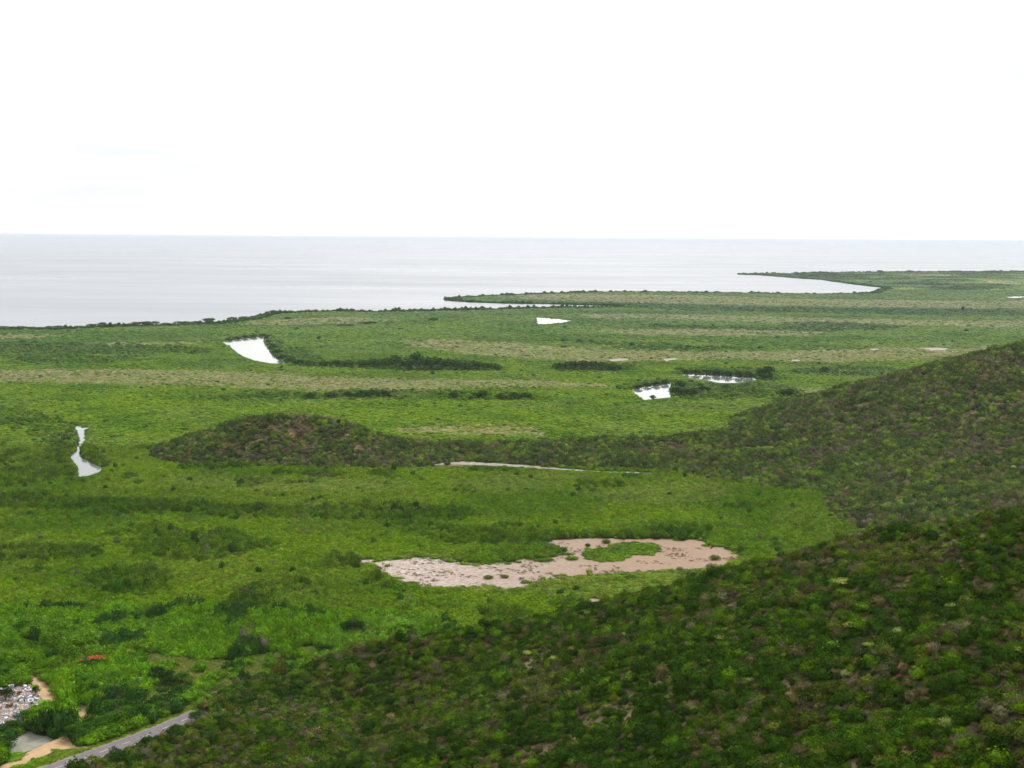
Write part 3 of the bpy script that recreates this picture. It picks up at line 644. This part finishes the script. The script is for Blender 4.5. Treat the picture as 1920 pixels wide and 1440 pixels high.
scatter('hill_scrub', 'dark scrub of bushes covering the far hill and the knoll', CMG, len(MANG_M), *HF[:3], seed=8)
# the shrubs that show largest stand on their own
Pn, Sn, Tn, Kn = HN
u, v = proj(Pn); infr = (u > -20) & (u < 1940) & (v > 500) & (v < 1445)
vis = np.ones(len(Pn), bool)
for f in np.linspace(0.25, 0.985, 50):
    q = np.array([0, 0, CAMZ]) * (1 - f) + (Pn + np.c_[np.zeros((len(Pn), 2)), Sn[:, 2] * 0.8]) * f
    vis &= q[:, 2] > height(q[:, 0], q[:, 1]) + 0.2
size = Sn[:, 0] * Sn[:, 2] / (Pn[:, 1] ** 2) * (infr & vis)
big = np.argsort(-size)[:300]
rest = np.ones(len(Pn), bool); rest[big] = False
scatter('hillside_scrub', 'mixed dark green and brown scrub covering the near hillside', CN, len(NEAR_M), Pn[rest], Sn[rest], Tn[rest], seed=9)
WORD = {'dark': 'dark green', 'green': 'mid green', 'olive': 'olive green', 'grey': 'grey-brown twiggy', 'brown': 'brown dry', 'pale': 'pale yellow-green', 'straw': 'straw-coloured'}
rg = np.random.RandomState(77)
for i in big:
    o = link(bpy.data.objects.new('shrub', NEAR_M[rg.randint(len(NEAR_M))])); o.location = Pn[i]; o.scale = Sn[i]; o.rotation_euler = (0, 0, rg.rand() * 6.28)
    o['tint'] = [float(c) for c in Tn[i]]; kk = HK[Kn[i]]
    uu = u[i]; fold = ('on the far crest' if v[i] < 1180 else 'on the middle fold') if uu > 1250 else ('on the slope above the road' if uu < 640 else 'on the middle slope')
    fold = 'on the lowest fold at the bottom right' if uu > 1350 and v[i] > 1330 else fold
    tag(o, '%s %s shrub %s of the near hillside' % ('wide' if Sn[i, 0] > 4.6 else 'smaller', WORD[kk], fold), 'shrub', '%s shrubs on the near hillside' % WORD[kk])

# ------------------------------------------------------------------ trees
def tube(V, F, pts, radii, k=6):
    b0 = len(V); n = len(pts)
    for i, (p, r) in enumerate(zip(pts, radii)):
        for j in range(k): a = 6.283 * j / k; V.append((p[0] + r * math.cos(a), p[1] + r * math.sin(a), p[2]))
    for i in range(n - 1):
        for j in range(k): F.append((b0 + i * k + j, b0 + i * k + (j + 1) % k, b0 + (i + 1) * k + (j + 1) % k, b0 + (i + 1) * k + j))
def tree_meshes(seed, nl, leaf, trunk_h, cl, flat=0.55, wide=0.36, gap=0.8):
    """unit tree, height 1, width about 1: limbs to lumps of leaves"""
    rg = np.random.RandomState(seed); V = []; F = []
    base = (0, 0, -0.04); fork = np.array([rg.normal() * .02, rg.normal() * .02, trunk_h])
    tube(V, F, [base, (fork[0] * .5, fork[1] * .5, trunk_h * .5), tuple(fork)], [0.045, 0.034, 0.028])
    cs = []
    for i in range(cl):
        a = 6.283 * (i + rg.rand() * .7) / cl; r = wide * math.sqrt((i + .4) / cl) * (0.8 + .4 * rg.rand())
        c = np.array([r * math.cos(a * 2.4), r * math.sin(a * 2.4), trunk_h + (0.96 - trunk_h) * (0.25 + 0.6 * (1 - (r / wide) ** 2 * .6) * (0.6 + .4 * rg.rand()))]); cs.append((c, 0.13 + 0.10 * rg.rand()))
        mid = fork + (c - fork) * .55 + np.array([0, 0, -0.03]); tube(V, F, [tuple(fork), tuple(mid), tuple(c)], [0.02, 0.014, 0.006], 5)
    tm = bpy.data.meshes.new('trunk'); tm.from_pydata(V, [], F); tm.update(); tm.materials.append(M['bark'])
    V = []; F = []; tone = []
    for i in range(nl):
        c, rad = cs[rg.randint(len(cs))]
        d = rg.normal(size=3); d /= np.linalg.norm(d); rr = rad * (gap + 0.35 * rg.rand()) * (rg.rand() ** 0.25)
        p = c + d * rr * np.array([1.15, 1.15, flat / 0.7]); nrm = d * .7 + rg.normal(size=3) * .6 + np.array([0, 0, .4]); nrm /= np.linalg.norm(nrm)
        a = np.cross(nrm, rg.normal(size=3)); a /= np.linalg.norm(a); b = np.cross(nrm, a); s = leaf * (.6 + .8 * rg.rand()); b0 = len(V)
        V += [tuple(p - a * s), tuple(p - b * s * .55), tuple(p + a * s), tuple(p + b * s * .55)]; F.append((b0, b0 + 1, b0 + 2, b0 + 3)); tone.append(.72 + .56 * rg.rand())
    cm = bpy.data.meshes.new('crown'); cm.from_pydata(V, [], F); cm.update(); cm.materials.append(M['leaf'])
    at_ = cm.attributes.new('leaf_tone', 'FLOAT_COLOR', 'FACE'); col = np.ones((len(F), 4), np.float32); col[:, :3] = np.array(tone)[:, None]; at_.data.foreach_set('color', col.ravel())
    return tm, cm
T_DENSE = [tree_meshes(500 + i, 1500, 0.036, 0.16, 10, 0.7, 0.36) for i in range(4)]
T_LOOSE = [tree_meshes(520 + i, 700, 0.04, 0.34, 6, 0.55, 0.34) for i in range(4)]
T_FAR = [tree_meshes(540 + i, 420, 0.075, 0.06, 11, 0.8, 0.36, 0.9) for i in range(5)]
T_BARE = [tree_meshes(560 + i, 60, 0.035, 0.4, 7, 0.55, 0.34) for i in range(3)]
def tree(x, y, z, hgt, wid, tint, label, group=None, kind=T_DENSE, seed=0, name='tree', cat='tree'):
    rg = np.random.RandomState(seed + int(abs(x) * 13 + y)); tm, cm = kind[rg.randint(len(kind))]
    e = link(bpy.data.objects.new(name, None)); e.location = (x, y, z); e.scale = (wid, wid, hgt); e.rotation_euler = (0, 0, rg.rand() * 6.28); e.empty_display_size = 0.1
    tag(e, label, cat, group)
    link(bpy.data.objects.new('trunk', tm), e); c = link(bpy.data.objects.new('crown', cm), e); c['tint'] = [float(q) for q in tint]
    return e
ORD = 'first second third fourth fifth sixth seventh eighth ninth tenth eleventh twelfth thirteenth fourteenth fifteenth sixteenth seventeenth eighteenth nineteenth twentieth'.split()
ORD += ['twenty-' + q for q in ORD[:9]] + ['thirtieth'] + ['thirty-' + q for q in ORD[:9]]
def by_place(lst):
    return [(ORD[i],) + tuple(q) for i, q in enumerate(sorted(lst, key=lambda q: q[0]))]
def tree_px(u_, v_, hgt, wid, tint, label, **kw):
    p = up(u_, v_); return tree(p[0], p[1], float(height(p[0], p[1])) - 0.05, hgt, wid, tint, label, **kw)
DK = np.array([0.015, 0.040, 0.003]); MD = np.array([0.042, 0.112, 0.004]); BR = np.array([0.088, 0.190, 0.005])
tree_px(297, 1278, 5.5, 11, DK * .9, 'rounded dark green tree standing alone in the open grass')
tree_px(318, 1288, 4.0, 6, DK, 'small dark tree beside the rounded dark tree in the grass')
tree_px(340, 1282, 4.2, 7, MD * .8, 'mid green bush tree on the edge of the open grass')
tree_px(662, 1190, 6.5, 11, DK, 'wide dark green tree at the foot of the near hill')
tree_px(610, 1228, 4.5, 8, DK * 1.1, 'dark green tree below the wide dark tree')
tree_px(756, 1192, 6.0, 14, BR * .95, 'bright feathery green tree beside the hill foot')
tree_px(779, 966, 8.5, 5.0, DK * 1.1, 'thin taller tree with open crown above the marsh scrub', kind=T_LOOSE)
tree_px(752, 966, 5.5, 6.0, DK * 1.1, 'dark bush tree beside the thin taller tree', kind=T_LOOSE)
tree_px(712, 965, 4.5, 5.5, DK * 1.3, 'low dark tree in the dark marsh band')
for od, a, b, hh, ww, tt in by_place([(62, 1210, 9, 10, BR * .9), (100, 1222, 9.5, 11, BR * .8), (140, 1240, 9.5, 12, BR * .85), (178, 1248, 6, 9, BR * .75), (45, 1190, 6.5, 9, MD), (20, 1225, 6, 8, MD * 1.1), (110, 1190, 6.5, 9, BR * .95), (160, 1215, 7, 10, BR * .9)]):
    tree_px(a, b, hh, ww, tt, 'tall bright green tree in the row behind the dirt track' + ', %s from the left' % od, group='bright green trees behind the dirt track')
# the flame tree: green crown, orange flowers on top
p = up(172, 1256); fl = tree(p[0], p[1], 0, 4.6, 9, MD, 'tree with orange-red flowers on its crown above the dirt track', name='flowering_tree')
rgf = np.random.RandomState(3); V = []; F = []
for i in range(300):
    a = rgf.normal() * 0.22 + (0.12 if i % 3 else -.1); b = rgf.normal() * .10 + a * .3; c = 0.90 + rgf.rand() * .14 - abs(a) * .25; s = .022 * (.6 + rgf.rand()); b0 = len(V); n_ = rgf.normal(size=3) * s
    V += [(a - s, b, c), (a, b - s, c + n_[2]), (a + s, b, c), (a, b + s, c + n_[1])]; F.append((b0, b0 + 1, b0 + 2, b0 + 3))
m, t = mat('orange_flowers'); finish(t, (0.36, 0.075, 0.014), 0.7); M['flower'] = m
fm = mesh_obj('flowers', V, F, M['flower'], fl); fl.rotation_euler = (0, 0, 0.15)
# roadside bushes and trees round the dump and along the road
for od, a, b, hh, ww, tt in by_place([(12, 1402, 4.5, 9, DK), (60, 1372, 4, 8, DK * 1.1), (88, 1374, 4, 8, DK), (112, 1368, 4.5, 8, MD * .8), (20, 1372, 3.5, 8, DK * 1.3), (45, 1352, 3.5, 7, MD * .8), (80, 1345, 2.6, 7, DK * 1.6), (112, 1338, 2.4, 6, DK * 1.6), (66, 1302, 3.0, 3.6, DK), (10, 1312, 4, 7, DK * .9), (24, 1284, 4, 6, MD), (4, 1276, 5, 8, MD * .9), (13, 1262, 4, 6, MD),
        (140, 1385, 4.5, 8, MD * .75), (160, 1378, 4.5, 8, MD * .8), (190, 1372, 5, 9, MD * .8), (215, 1362, 5, 9, MD * .85), (240, 1352, 5, 9, MD * .85), (270, 1346, 4.5, 8, MD * .75), (300, 1338, 4, 7, MD * .7), (206, 1340, 5.5, 10, MD), (182, 1316, 5, 9, MD), (200, 1310, 5.5, 10, MD * 1.1), (230, 1330, 5, 10, MD), (165, 1290, 5, 10, MD * 1.15), (215, 1280, 4.5, 9, MD * 1.2), (118, 1318, 3, 4, BR * .9)]):
    tree_px(a, b, hh, ww, tt, 'leafy green bush tree between the rubbish dump and the road' + ', %s from the left' % od, group='bush trees between the dump and the road', name='bush_tree')
for od, a, b, hh, ww, tt in by_place([(222, 1432, 4, 7, DK), (262, 1436, 3, 5, DK * 1.2), (292, 1402, 3.2, 6, DK), (330, 1386, 4, 8, DK * 1.2), (368, 1352, 3.6, 6, DK), (440, 1326, 3.6, 6, DK)]):
    tree_px(a, b, hh, ww, tt, 'dark rounded bush at the edge of the road below the hillside' + ', %s from the left' % od, group='dark bushes beside the road', name='bush_tree')
# thickets of dark trees in the middle of the marsh
for od, a, b, hh, ww in by_place([(700, 690, 8, 16), (722, 692, 9, 17), (742, 692, 12, 18), (760, 694, 9, 18), (781, 694, 15, 19), (800, 695, 12, 18), (820, 694, 11, 19), (842, 695, 10, 18), (866, 695, 9, 20), (890, 694, 8, 16), (910, 695, 7, 14), (680, 690, 7, 16), (655, 689, 6.5, 16), (630, 688, 6.5, 15), (606, 688, 5.5, 15), (582, 687, 5.5, 15), (560, 685, 5.5, 15), (545, 681, 5, 13), (530, 674, 5, 12), (520, 664, 5, 12), (512, 654, 5, 12), (930, 695, 5.5, 14)]):
    tree_px(a, b, hh * 1.45, ww * 1.15, DK * 1.6, 'dark tall mangrove tree in the thicket right of the lagoon' + ', %s from the left' % od, group='dark trees in the thicket beside the lagoon', kind=T_FAR)
for od, a, b, hh, ww in by_place([(1050, 693, 6, 15), (1070, 694, 8, 17), (1090, 695, 9, 18), (1110, 695, 8.5, 18), (1132, 695, 7.5, 16), (1152, 696, 6, 14)]):
    tree_px(a, b, hh * 1.45, ww * 1.15, DK * 1.6, 'dark mangrove tree in the small thicket left of the ponds' + ', %s from the left' % od, group='dark trees in the small thicket', kind=T_FAR)
for od, a, b, hh, ww in by_place([(1426, 708, 8, 12), (1440, 706, 9, 12), (1438, 714, 6.5, 13), (1268, 742, 7, 11), (1285, 744, 6.5, 12), (1300, 742, 6, 12), (1275, 728, 6, 11), (1320, 735, 5, 12), (1480, 744, 6, 14), (1468, 742, 5, 10), (1224, 751, 4, 6), (1546, 700, 6, 10), (1285, 701.5, 4.5, 10), (1305, 702.5, 4.5, 11), (1325, 703.5, 5, 11), (1345, 704, 5, 11), (1365, 705.5, 5, 11), (1385, 706.5, 5.5, 11), (1402, 707.5, 5.5, 11), (1196, 729, 3.4, 9), (1213, 725, 3.4, 9), (1230, 723, 3.8, 9), (1247, 720.5, 4, 9), (1312, 726, 3, 10), (1362, 729, 3, 11)]):
    tree_px(a, b, hh * 1.4, ww * 1.15, DK * 1.25, 'dark tree standing beside the two ponds' + ', %s from the left' % od, group='dark trees beside the ponds', kind=T_FAR)
for od, a, b, hh, ww in by_place([(655, 746, 5.5, 12), (680, 746, 6, 12), (700, 746, 6.5, 12), (720, 745, 6, 12), (850, 748, 6, 9), (905, 748, 7, 9), (895, 748, 5.5, 9), (940, 750, 5.5, 11), (965, 750, 6.5, 12), (985, 750, 6, 12), (580, 748, 5, 11), (620, 747, 5, 12)]):
    tree_px(a, b, hh * 1.25, ww * 1.15, DK * 1.2, 'dark tree in the long dark line across the marsh' + ', %s from the left' % od, group='dark trees in the line across the marsh', kind=T_FAR)
for od, a, b, hh, ww in by_place([(428, 638.5, 4, 14), (444, 636, 4.5, 14), (460, 634, 5, 14), (476, 632.5, 5, 14), (492, 631, 5, 14), (506, 633, 5, 14)]):
    tree_px(a, b, hh, ww, DK * 1.6, 'low dark tree on the far bank of the curved lagoon' + ', %s from the left' % od, group='dark trees on the far bank of the lagoon', kind=T_FAR)
for od, a, b, hh, ww in by_place([(112, 836, 4.2, 9), (124, 828, 4.2, 8), (132, 842, 4, 7), (118, 848, 4.2, 8), (104, 850, 4, 9), (124, 888, 3.6, 8), (108, 893, 3.6, 9), (132, 895, 3.2, 6), (168, 858, 3.2, 7), (178, 866, 3.2, 7), (160, 846, 3, 6), (168, 812, 2.6, 6)]):
    tree_px(a, b, hh, ww, DK * 1.5, 'dark mangrove tree on the banks of the narrow creek' + ', %s from the left' % od, group='dark trees on the creek banks', kind=T_FAR)
# trees on the shore seen against the sea
shore = [(5, 617, 8, 22), (28, 617, 6, 16), (42, 617.5, 6, 14), (58, 617, 6, 16), (75, 617, 6, 16), (92, 617, 6, 15), (108, 617, 9, 18), (128, 616, 6, 13), (148, 615, 6, 18), (172, 613, 6, 18), (192, 612, 8, 18), (215, 611.5, 7, 18), (240, 611, 7, 18), (258, 610.5, 10, 18), (274, 610, 9, 14), (292, 609.5, 8, 15), (310, 609, 6, 14), (335, 608, 9, 15), (350, 608, 9, 14), (368, 607.5, 8, 17), (392, 606, 11, 22), (436, 601, 9, 18), (458, 599, 9, 14), (478, 597, 8, 18), (490, 594, 8, 16), (512, 588, 8, 20), (535, 586.5, 7, 20), (640, 584.5, 8, 16), (665, 585, 6, 16), (770, 585, 8, 16), (540, 599, 7, 18), (690, 608, 8, 20), (812, 603, 9, 16), (640, 612, 7, 18), (655, 612, 7, 16)]
for od, a, b, hh, ww in by_place(shore):
    tree_px(a, b, hh * (.62 + .3 * ((int(a) * 7) % 5) / 4), ww * (1.1 + .7 * ((int(a) * 3) % 4) / 3), DK * (1.2 + .3 * (int(a) % 3)), 'shore tree with rounded crown seen against the pale sea' + ', %s from the left' % od, group='trees along the shore', kind=T_FAR)
for od, a, b, hh, ww in by_place([(1386, 515, 5, 14), (1396, 515, 5, 14), (1408, 515, 5, 14), (1420, 515, 5, 14), (1436, 515.5, 5, 14), (1492, 513, 9, 26), (1508, 513, 9, 24), (1525, 512.5, 9, 40), (1539, 512.5, 11, 30), (1550, 512.5, 9, 28), (1597, 511.5, 6, 20), (1611, 511.5, 8, 20), (1650, 511, 12, 34), (1668, 511, 6, 20), (1682, 511, 9, 30), (1692, 511, 8, 26), (1706, 511, 12, 44), (1725, 511, 9, 40), (1742, 510.5, 7, 26), (1763, 510.5, 8, 34), (1800, 510.5, 9, 30), (1826, 510.5, 7, 26), (1850, 510.5, 9, 36), (1868, 510, 7, 30), (1901, 510, 8, 36)]):
    tree_px(a, b, hh, ww, DK * 1.3, 'tree on the farthest headland against the sea' + ', %s from the left' % od, group='trees on the farthest headland', kind=T_FAR)

# pale flat-topped shrubs and bare trees picked out on the near hillside
def hit(u_, v_):
    ys = np.arange(190, 620, 1.0); Q = np.array([at(u_, v_, y) for y in ys]); b = np.nonzero(Q[:, 2] <= height(Q[:, 0], Q[:, 1]) + 1.2)[0]
    return Q[b[0]] if len(b) else None
for i, (a, b, ww, lab) in enumerate([(1581, 1092, 5.2, 'pale yellow-green flat-topped shrub high on the near hillside'), (1628, 1210, 2.6, 'small pale flowering shrub on the middle fold of the near hillside'), (1598, 1176, 3.4, 'pale yellow-green shrub above the small flowering shrub on the hillside'),
        (1690, 1188, 3.4, 'pale leafy shrub on the right of the middle fold'), (1350, 1196, 2.8, 'pale green shrub below the tan end of the salt flat'), (990, 1225, 3.2, 'light yellow-green shrub on the slope below the salt flat'), (670, 1330, 3.0, 'light yellow-green shrub low on the near slope'), (1040, 1236, 2.8, 'pale shrub on the slope right of the light yellow-green one'), (1785, 1138, 3.0, 'pale yellow shrub near the far crest of the near hillside'), (1920, 1225, 3.0, 'pale shrub at the right edge of the near hillside')]):
    q = hit(a, b)
    if q is None: continue
    o = link(bpy.data.objects.new('pale_shrub', NEAR_M[(i * 3) % len(NEAR_M)])); o.location = (q[0], q[1], float(height(q[0], q[1])) + 0.9); o.scale = (ww, ww, 1.7); o.rotation_euler = (0, 0, i * 2.1); o['tint'] = [0.175, 0.215, 0.035]
    tag(o, lab, 'shrub')
for a, b, hh, lab in [(818, 1262, 5.5, 'bare forked pale tree on the middle of the near slope'), (1466, 1222, 4.0, 'bare grey tree on the hillside below the tan salt flat end'), (1755, 1230, 4.5, 'bare pale tree on the right of the near hillside'), (1608, 1236, 4.0, 'thin bare tree under the small pale flowering shrub')]:
    q = hit(a, b)
    if q is None: continue
    e = tree(q[0], q[1], float(height(q[0], q[1])), hh, hh * .8, np.array([.15, .13, .09]), lab, kind=T_BARE, name='bare_tree')

# ------------------------------------------------------------------ bushes on the salt flat, twigs, grass
for i, (od, a, b, hh, ww, tt) in enumerate(by_place([(660, 348, 2.2, 4.0, G_OLIVE * .6), (735, 345, 2.4, 3.2, G_OLIVE * .7), (1680, 262, 3.2, 4.6, G_OLIVE * .75), (1040, 262, 2.2, 5, G_MID), (930, 268, 2, 5.5, G_MID * .9), (900, 272, 1.6, 3, G_MID), (1660, 298, 2.2, 3.4, G_OLIVE * .9), (1550, 328, 3, 5.5, G_OLIVE * .7), (1000, 226, 3, 4, G_MID * .7), (1108, 205, 2.6, 2.4, G_MID * .7), (1190, 188, 2, 4, G_MID * .7), (965, 222, 2.4, 3, G_MID * .7), (1180, 365, 2.4, 4.5, G_OLIVE * .6), (1245, 362, 2.4, 5, G_MID * .9), (1300, 352, 2.6, 4.6, G_MID * .7)])):
    q = zp(2.4, 640, 940, [(a, b)])[0]; p = up(*q)
    o = link(bpy.data.objects.new('salt_bush', NEAR_M[i % len(NEAR_M)])); o.location = (p[0], p[1], 0.0); o.scale = (ww, ww, hh * 1.2); o.rotation_euler = (0, 0, i * 1.7); o['tint'] = [float(c) for c in tt]
    tag(o, 'rounded green bush on the bare salt flat, %s from the left' % od, 'bush', 'bushes on the salt flat')
X, Y = grid(520, 700, 1.2, 3000); es = segdist(X, Y, salt); k = (inside(X, Y, salt) | (es < 2.5)) & ~inside(X, Y, salt_island) & (fbm(X, Y, 9, 33, 3) > 0.44 + 0.010 * np.minimum(es, 8)) & (np.random.RandomState(8).rand(len(X)) < 0.34); X, Y = X[k], Y[k]; rg = np.random.RandomState(5); n = len(X)
sz = 0.3 + 1.3 * rg.rand(n) ** 2.5
tw = np.where((rg.rand(n) < .25)[:, None], np.array([[0.12, 0.13, 0.04]]), np.array([[0.12, 0.08, 0.05]])) * (0.7 + .6 * rg.rand(n))[:, None]
es = es[k]; eg = (es < 5) & (rg.rand(n) < .75 - .1 * es); tw[eg] = np.array([0.13, 0.115, 0.03]) * (0.7 + .6 * rg.rand(eg.sum()))[:, None]; sz[eg] *= 1.5
scatter('dead_twigs', 'low dry brown twigs dotting the salt flat', CT, len(TUFT_M), np.c_[X, Y, np.full(n, 0.03)], np.c_[sz * 1.5, sz, sz * .7], tw, seed=11)
X, Y = grid(385, 560, 0.9, 3100); k = (any_in(X, Y, grass_open) | inside(X, Y, verge)) & (segdist(X, Y, RC, False) > 4.3) & (height(X, Y) < .7) & ~inside(X, Y, track2); X, Y = X[k], Y[k]; n = len(X)
sz = 0.6 + rg.rand(n) * 0.8; gv = fbm(X, Y, 14, 44, 3)
tg = np.where((gv > .5)[:, None], np.array([[0.11, 0.165, 0.02]]), np.array([[0.135, 0.160, 0.03]])) * (0.75 + .5 * rg.rand(n))[:, None]
inv = inside(X, Y, verge); tg[inv] = np.array([0.115, 0.185, 0.008]) * (0.8 + .4 * rg.rand(inv.sum()))[:, None]; sz[inv] *= 0.7
scatter('grass', 'bright grass tufts along the road and in the clearing', CT, len(TUFT_M), np.c_[X, Y, np.full(n, 0.03)], np.c_[sz * 1.8, sz * 1.8, sz * .9], tg, seed=12)

# ------------------------------------------------------------------ rubbish dump
import bmesh
def lump_mesh(name, seed, sq=(1, 1, .7)):
    rg = np.random.RandomState(seed); bm = bmesh.new(); bmesh.ops.create_icosphere(bm, subdivisions=2, radius=.5)
    for v in bm.verts: v.co = Vector([c * s for c, s in zip(v.co * (0.8 + .4 * rg.rand()), sq)]); v.co.z = max(v.co.z, -.12)
    me = bpy.data.meshes.new(name); bm.to_mesh(me); bm.free(); me.materials.append(M['rubbish']); return me
def sheet_mesh(name, seed):
    rg = np.random.RandomState(seed); n = 6; V = [((i / 5 - .5) * 1.3 + rg.normal() * .04, (j / 5 - .5) + rg.normal() * .04, abs(rg.normal()) * .14) for j in range(n) for i in range(n)]
    F = [(j * n + i, j * n + i + 1, (j + 1) * n + i + 1, (j + 1) * n + i) for j in range(5) for i in range(5)]
    me = bpy.data.meshes.new(name); me.from_pydata(V, [], F); me.update(); me.materials.append(M['rubbish']); return me
def carton_mesh(name):
    bm = bmesh.new(); r = bmesh.ops.create_cube(bm, size=1.0); bm.faces.ensure_lookup_table()
    topf = max(bm.faces, key=lambda f: f.calc_center_median().z); top = [v.co.copy() for v in topf.verts]; bmesh.ops.delete(bm, geom=[topf], context='FACES_ONLY')
    for i in range(4):
        a = top[i]; b = top[(i + 1) % 4]; o_ = (a + b) / 2; out = Vector((o_.x, o_.y, 0)).normalized() * .35 + Vector((0, 0, .18))
        bm.faces.new([bm.verts.new(q) for q in (a, b, b + out, a + out)])
    me = bpy.data.meshes.new(name); bm.to_mesh(me); bm.free(); me.materials.append(M['rubbish']); return me
RB = [('rubbish_bag', 'bag', [lump_mesh('rubbish_bag', 700 + i) for i in range(3)]), ('crumpled_sheet', 'sheet', [sheet_mesh('crumpled_sheet', 710 + i) for i in range(3)]), ('carton', 'carton', [carton_mesh('carton')])]
RCOL = {'white': (0.60, 0.61, 0.64), 'grey': (0.36, 0.36, 0.38), 'blue': (0.16, 0.25, 0.42), 'brown': (0.27, 0.16, 0.09), 'orange': (0.55, 0.24, 0.09), 'pinkish': (0.5, 0.34, 0.32), 'dark': (0.05, 0.05, 0.06)}
rg = np.random.RandomState(9)
lo = dump.min(0); hi = dump.max(0); cnt = 0; small = []
spots = []
while len(spots) < 120:
    q = lo + (hi - lo) * rg.rand(2)
    if inside(q[:1], q[1:], dump)[0] and q[0] > up(-40, 1330)[0]: spots.append(q)
edge = np.array([up(a / 6., 1200 + b / 6.) for a, b in [(640, 560), (700, 500), (740, 500), (770, 540), (790, 580), (760, 630), (800, 640), (830, 660), (860, 720), (880, 745), (930, 760), (975, 762), (900, 985), (925, 1030), (1000, 930), (640, 470), (990, 960), (1010, 975)]])
for q in spots + list(edge):
    nm, cat, ms = RB[rg.choice(3, p=[.45, .35, .2])]; cn = rg.choice(list(RCOL), p=[.24, .20, .10, .18, .05, .12, .11]); s = (0.5 + 1.0 * rg.rand()) * (1.0 if nm != 'carton' else .75)
    o = link(bpy.data.objects.new(nm, ms[rg.randint(len(ms))])); o.location = (q[0], q[1], 0.05 + (.4 * s if nm == 'carton' else .06) + .25 * rg.rand()); o.scale = (s, s, s); o.rotation_euler = (rg.normal() * .2, rg.normal() * .2, rg.rand() * 6.28)
    o['tint'] = [float(c) for c in np.array(RCOL[cn]) * (.8 + .3 * rg.rand())]
    tag(o, '%s %s lying in the rubbish dump beside the dirt track' % (cn, nm.replace('_', ' ')), cat, '%s %s pieces on the dump' % (cn, nm.replace('_', ' ')))
V = []; F = []; small = 0
while small < 1500:
    q = lo + (hi - lo) * rg.rand(2)
    if inside(q[:1], q[1:], dump)[0]:
        s = .12 + .25 * rg.rand(); b0 = len(V); V += [(q[0] + rg.normal() * s, q[1] + rg.normal() * s, .06 + .25 * rg.rand()) for _ in range(4)]; F.append((b0, b0 + 1, b0 + 2)); F.append((b0, b0 + 2, b0 + 3)); small += 1
m, t = mat('litter'); gi = N(t, 'ShaderNodeNewGeometry'); r = ramp(t, [(0.0, (.5, .5, .52)), (.30, (.36, .32, .29)), (.55, (.3, .17, .09)), (.75, (.2, .27, .4)), (.9, (.6, .6, .62))], 'CONSTANT'); t.links.new(gi.outputs['Random Per Island'], r.inputs[0]); finish(t, r.outputs[0], .6)
o = mesh_obj('litter', V, F, m); tag(o, 'small scattered litter covering the dump ground', kind='stuff')
# roadside things
def box(V, F, c, s):
    b0 = len(V)
    for z in (-1, 1):
        for y in (-1, 1):
            for x in (-1, 1): V.append((c[0] + x * s[0] / 2, c[1] + y * s[1] / 2, c[2] + z * s[2] / 2))
    F += [tuple(b0 + i for i in f) for f in ((0, 2, 3, 1), (4, 5, 7, 6), (0, 1, 5, 4), (2, 6, 7, 3), (0, 4, 6, 2), (1, 3, 7, 5))]
m, t = mat('white_paint'); finish(t, ramp(t, [(.3, (.62, .62, .60)), (.7, (.78, .78, .76))]).outputs[0], .5); t.links.new(noise(t, 4).outputs['Fac'], [n for n in t.nodes if n.type == 'VALTORGB'][0].inputs[0]); M['white'] = m
p = up(319, 1336); e = link(bpy.data.objects.new('guard_rail', None)); e.location = (p[0], p[1], 0); e.rotation_euler = (0, 0, .1); tag(e, 'short white rail standing among bushes above the road', 'rail')
V, F = [], []; box(V, F, (0, 0, .95), (2.4, .06, .45)); mesh_obj('rail', V, F, M['white'], e)
for sx in (-.9, .9):
    V, F = [], []; box(V, F, (sx, .06, .45), (.1, .1, .9)); mesh_obj('post', V, F, M['white'], e)
p = up(126, 1431); e = link(bpy.data.objects.new('marker_post', None)); e.location = (p[0], p[1], 0.07); tag(e, 'small pale marker post at the edge of the road', 'post')
V, F = [], []; tube(V, F, [(0, 0, 0), (0, 0, .5), (0, 0, 1.3)], [.09, .085, .07], 8); mesh_obj('shaft', V, F, M['white'], e)
m, t = mat('red_band'); finish(t, (.45, .12, .1), .5); V, F = [], []; tube(V, F, [(0, 0, .85), (0, 0, 1.15)], [.095, .09], 8); mesh_obj('band', V, F, m, e)
p = up(7, 1233); V, F = [], []; rgl = np.random.RandomState(2)
pts = [(x, .15 * math.sin(x), .5 + .12 * math.cos(x * 1.3)) for x in np.linspace(-2.5, 1.6, 7)]
for i in range(6):
    pass
bmv = []; k = 7
for i, q in enumerate(pts):
    r_ = .22 - .015 * i
    for j in range(k): a = 6.283 * j / k; V.append((q[0], q[1] + r_ * math.cos(a), q[2] + r_ * math.sin(a)))
for i in range(len(pts) - 1):
    for j in range(k): F.append((i * k + j, i * k + (j + 1) % k, (i + 1) * k + (j + 1) % k, (i + 1) * k + j))
m, t = mat('bleached_wood'); finish(t, (.45, .38, .30), .8); o = mesh_obj('fallen_log', V, F, m); o.location = (p[0], p[1], 2.2); o.location.z = .1; tag(o, 'bleached fallen log at the left edge above the track', 'log')

# ------------------------------------------------------------------ haze
V, F = [], []; box(V, F, (0, 79000, 88), (322000, 166000, 190)); m, t = mat('haze_air')
pv = N(t, 'ShaderNodeVolumePrincipled'); pv.inputs['Color'].default_value = (0.66, 0.735, 0.80, 1); pv.inputs['Density'].default_value = 2.1e-5; pv.inputs['Anisotropy'].default_value = 0.2
om = N(t, 'ShaderNodeOutputMaterial'); t.links.new(pv.outputs[0], om.inputs['Volume'])
hz = mesh_obj('haze', V, F, m); hz['kind'] = 'stuff'; hz['label'] = 'thin pale haze in the air over the marsh and sea'
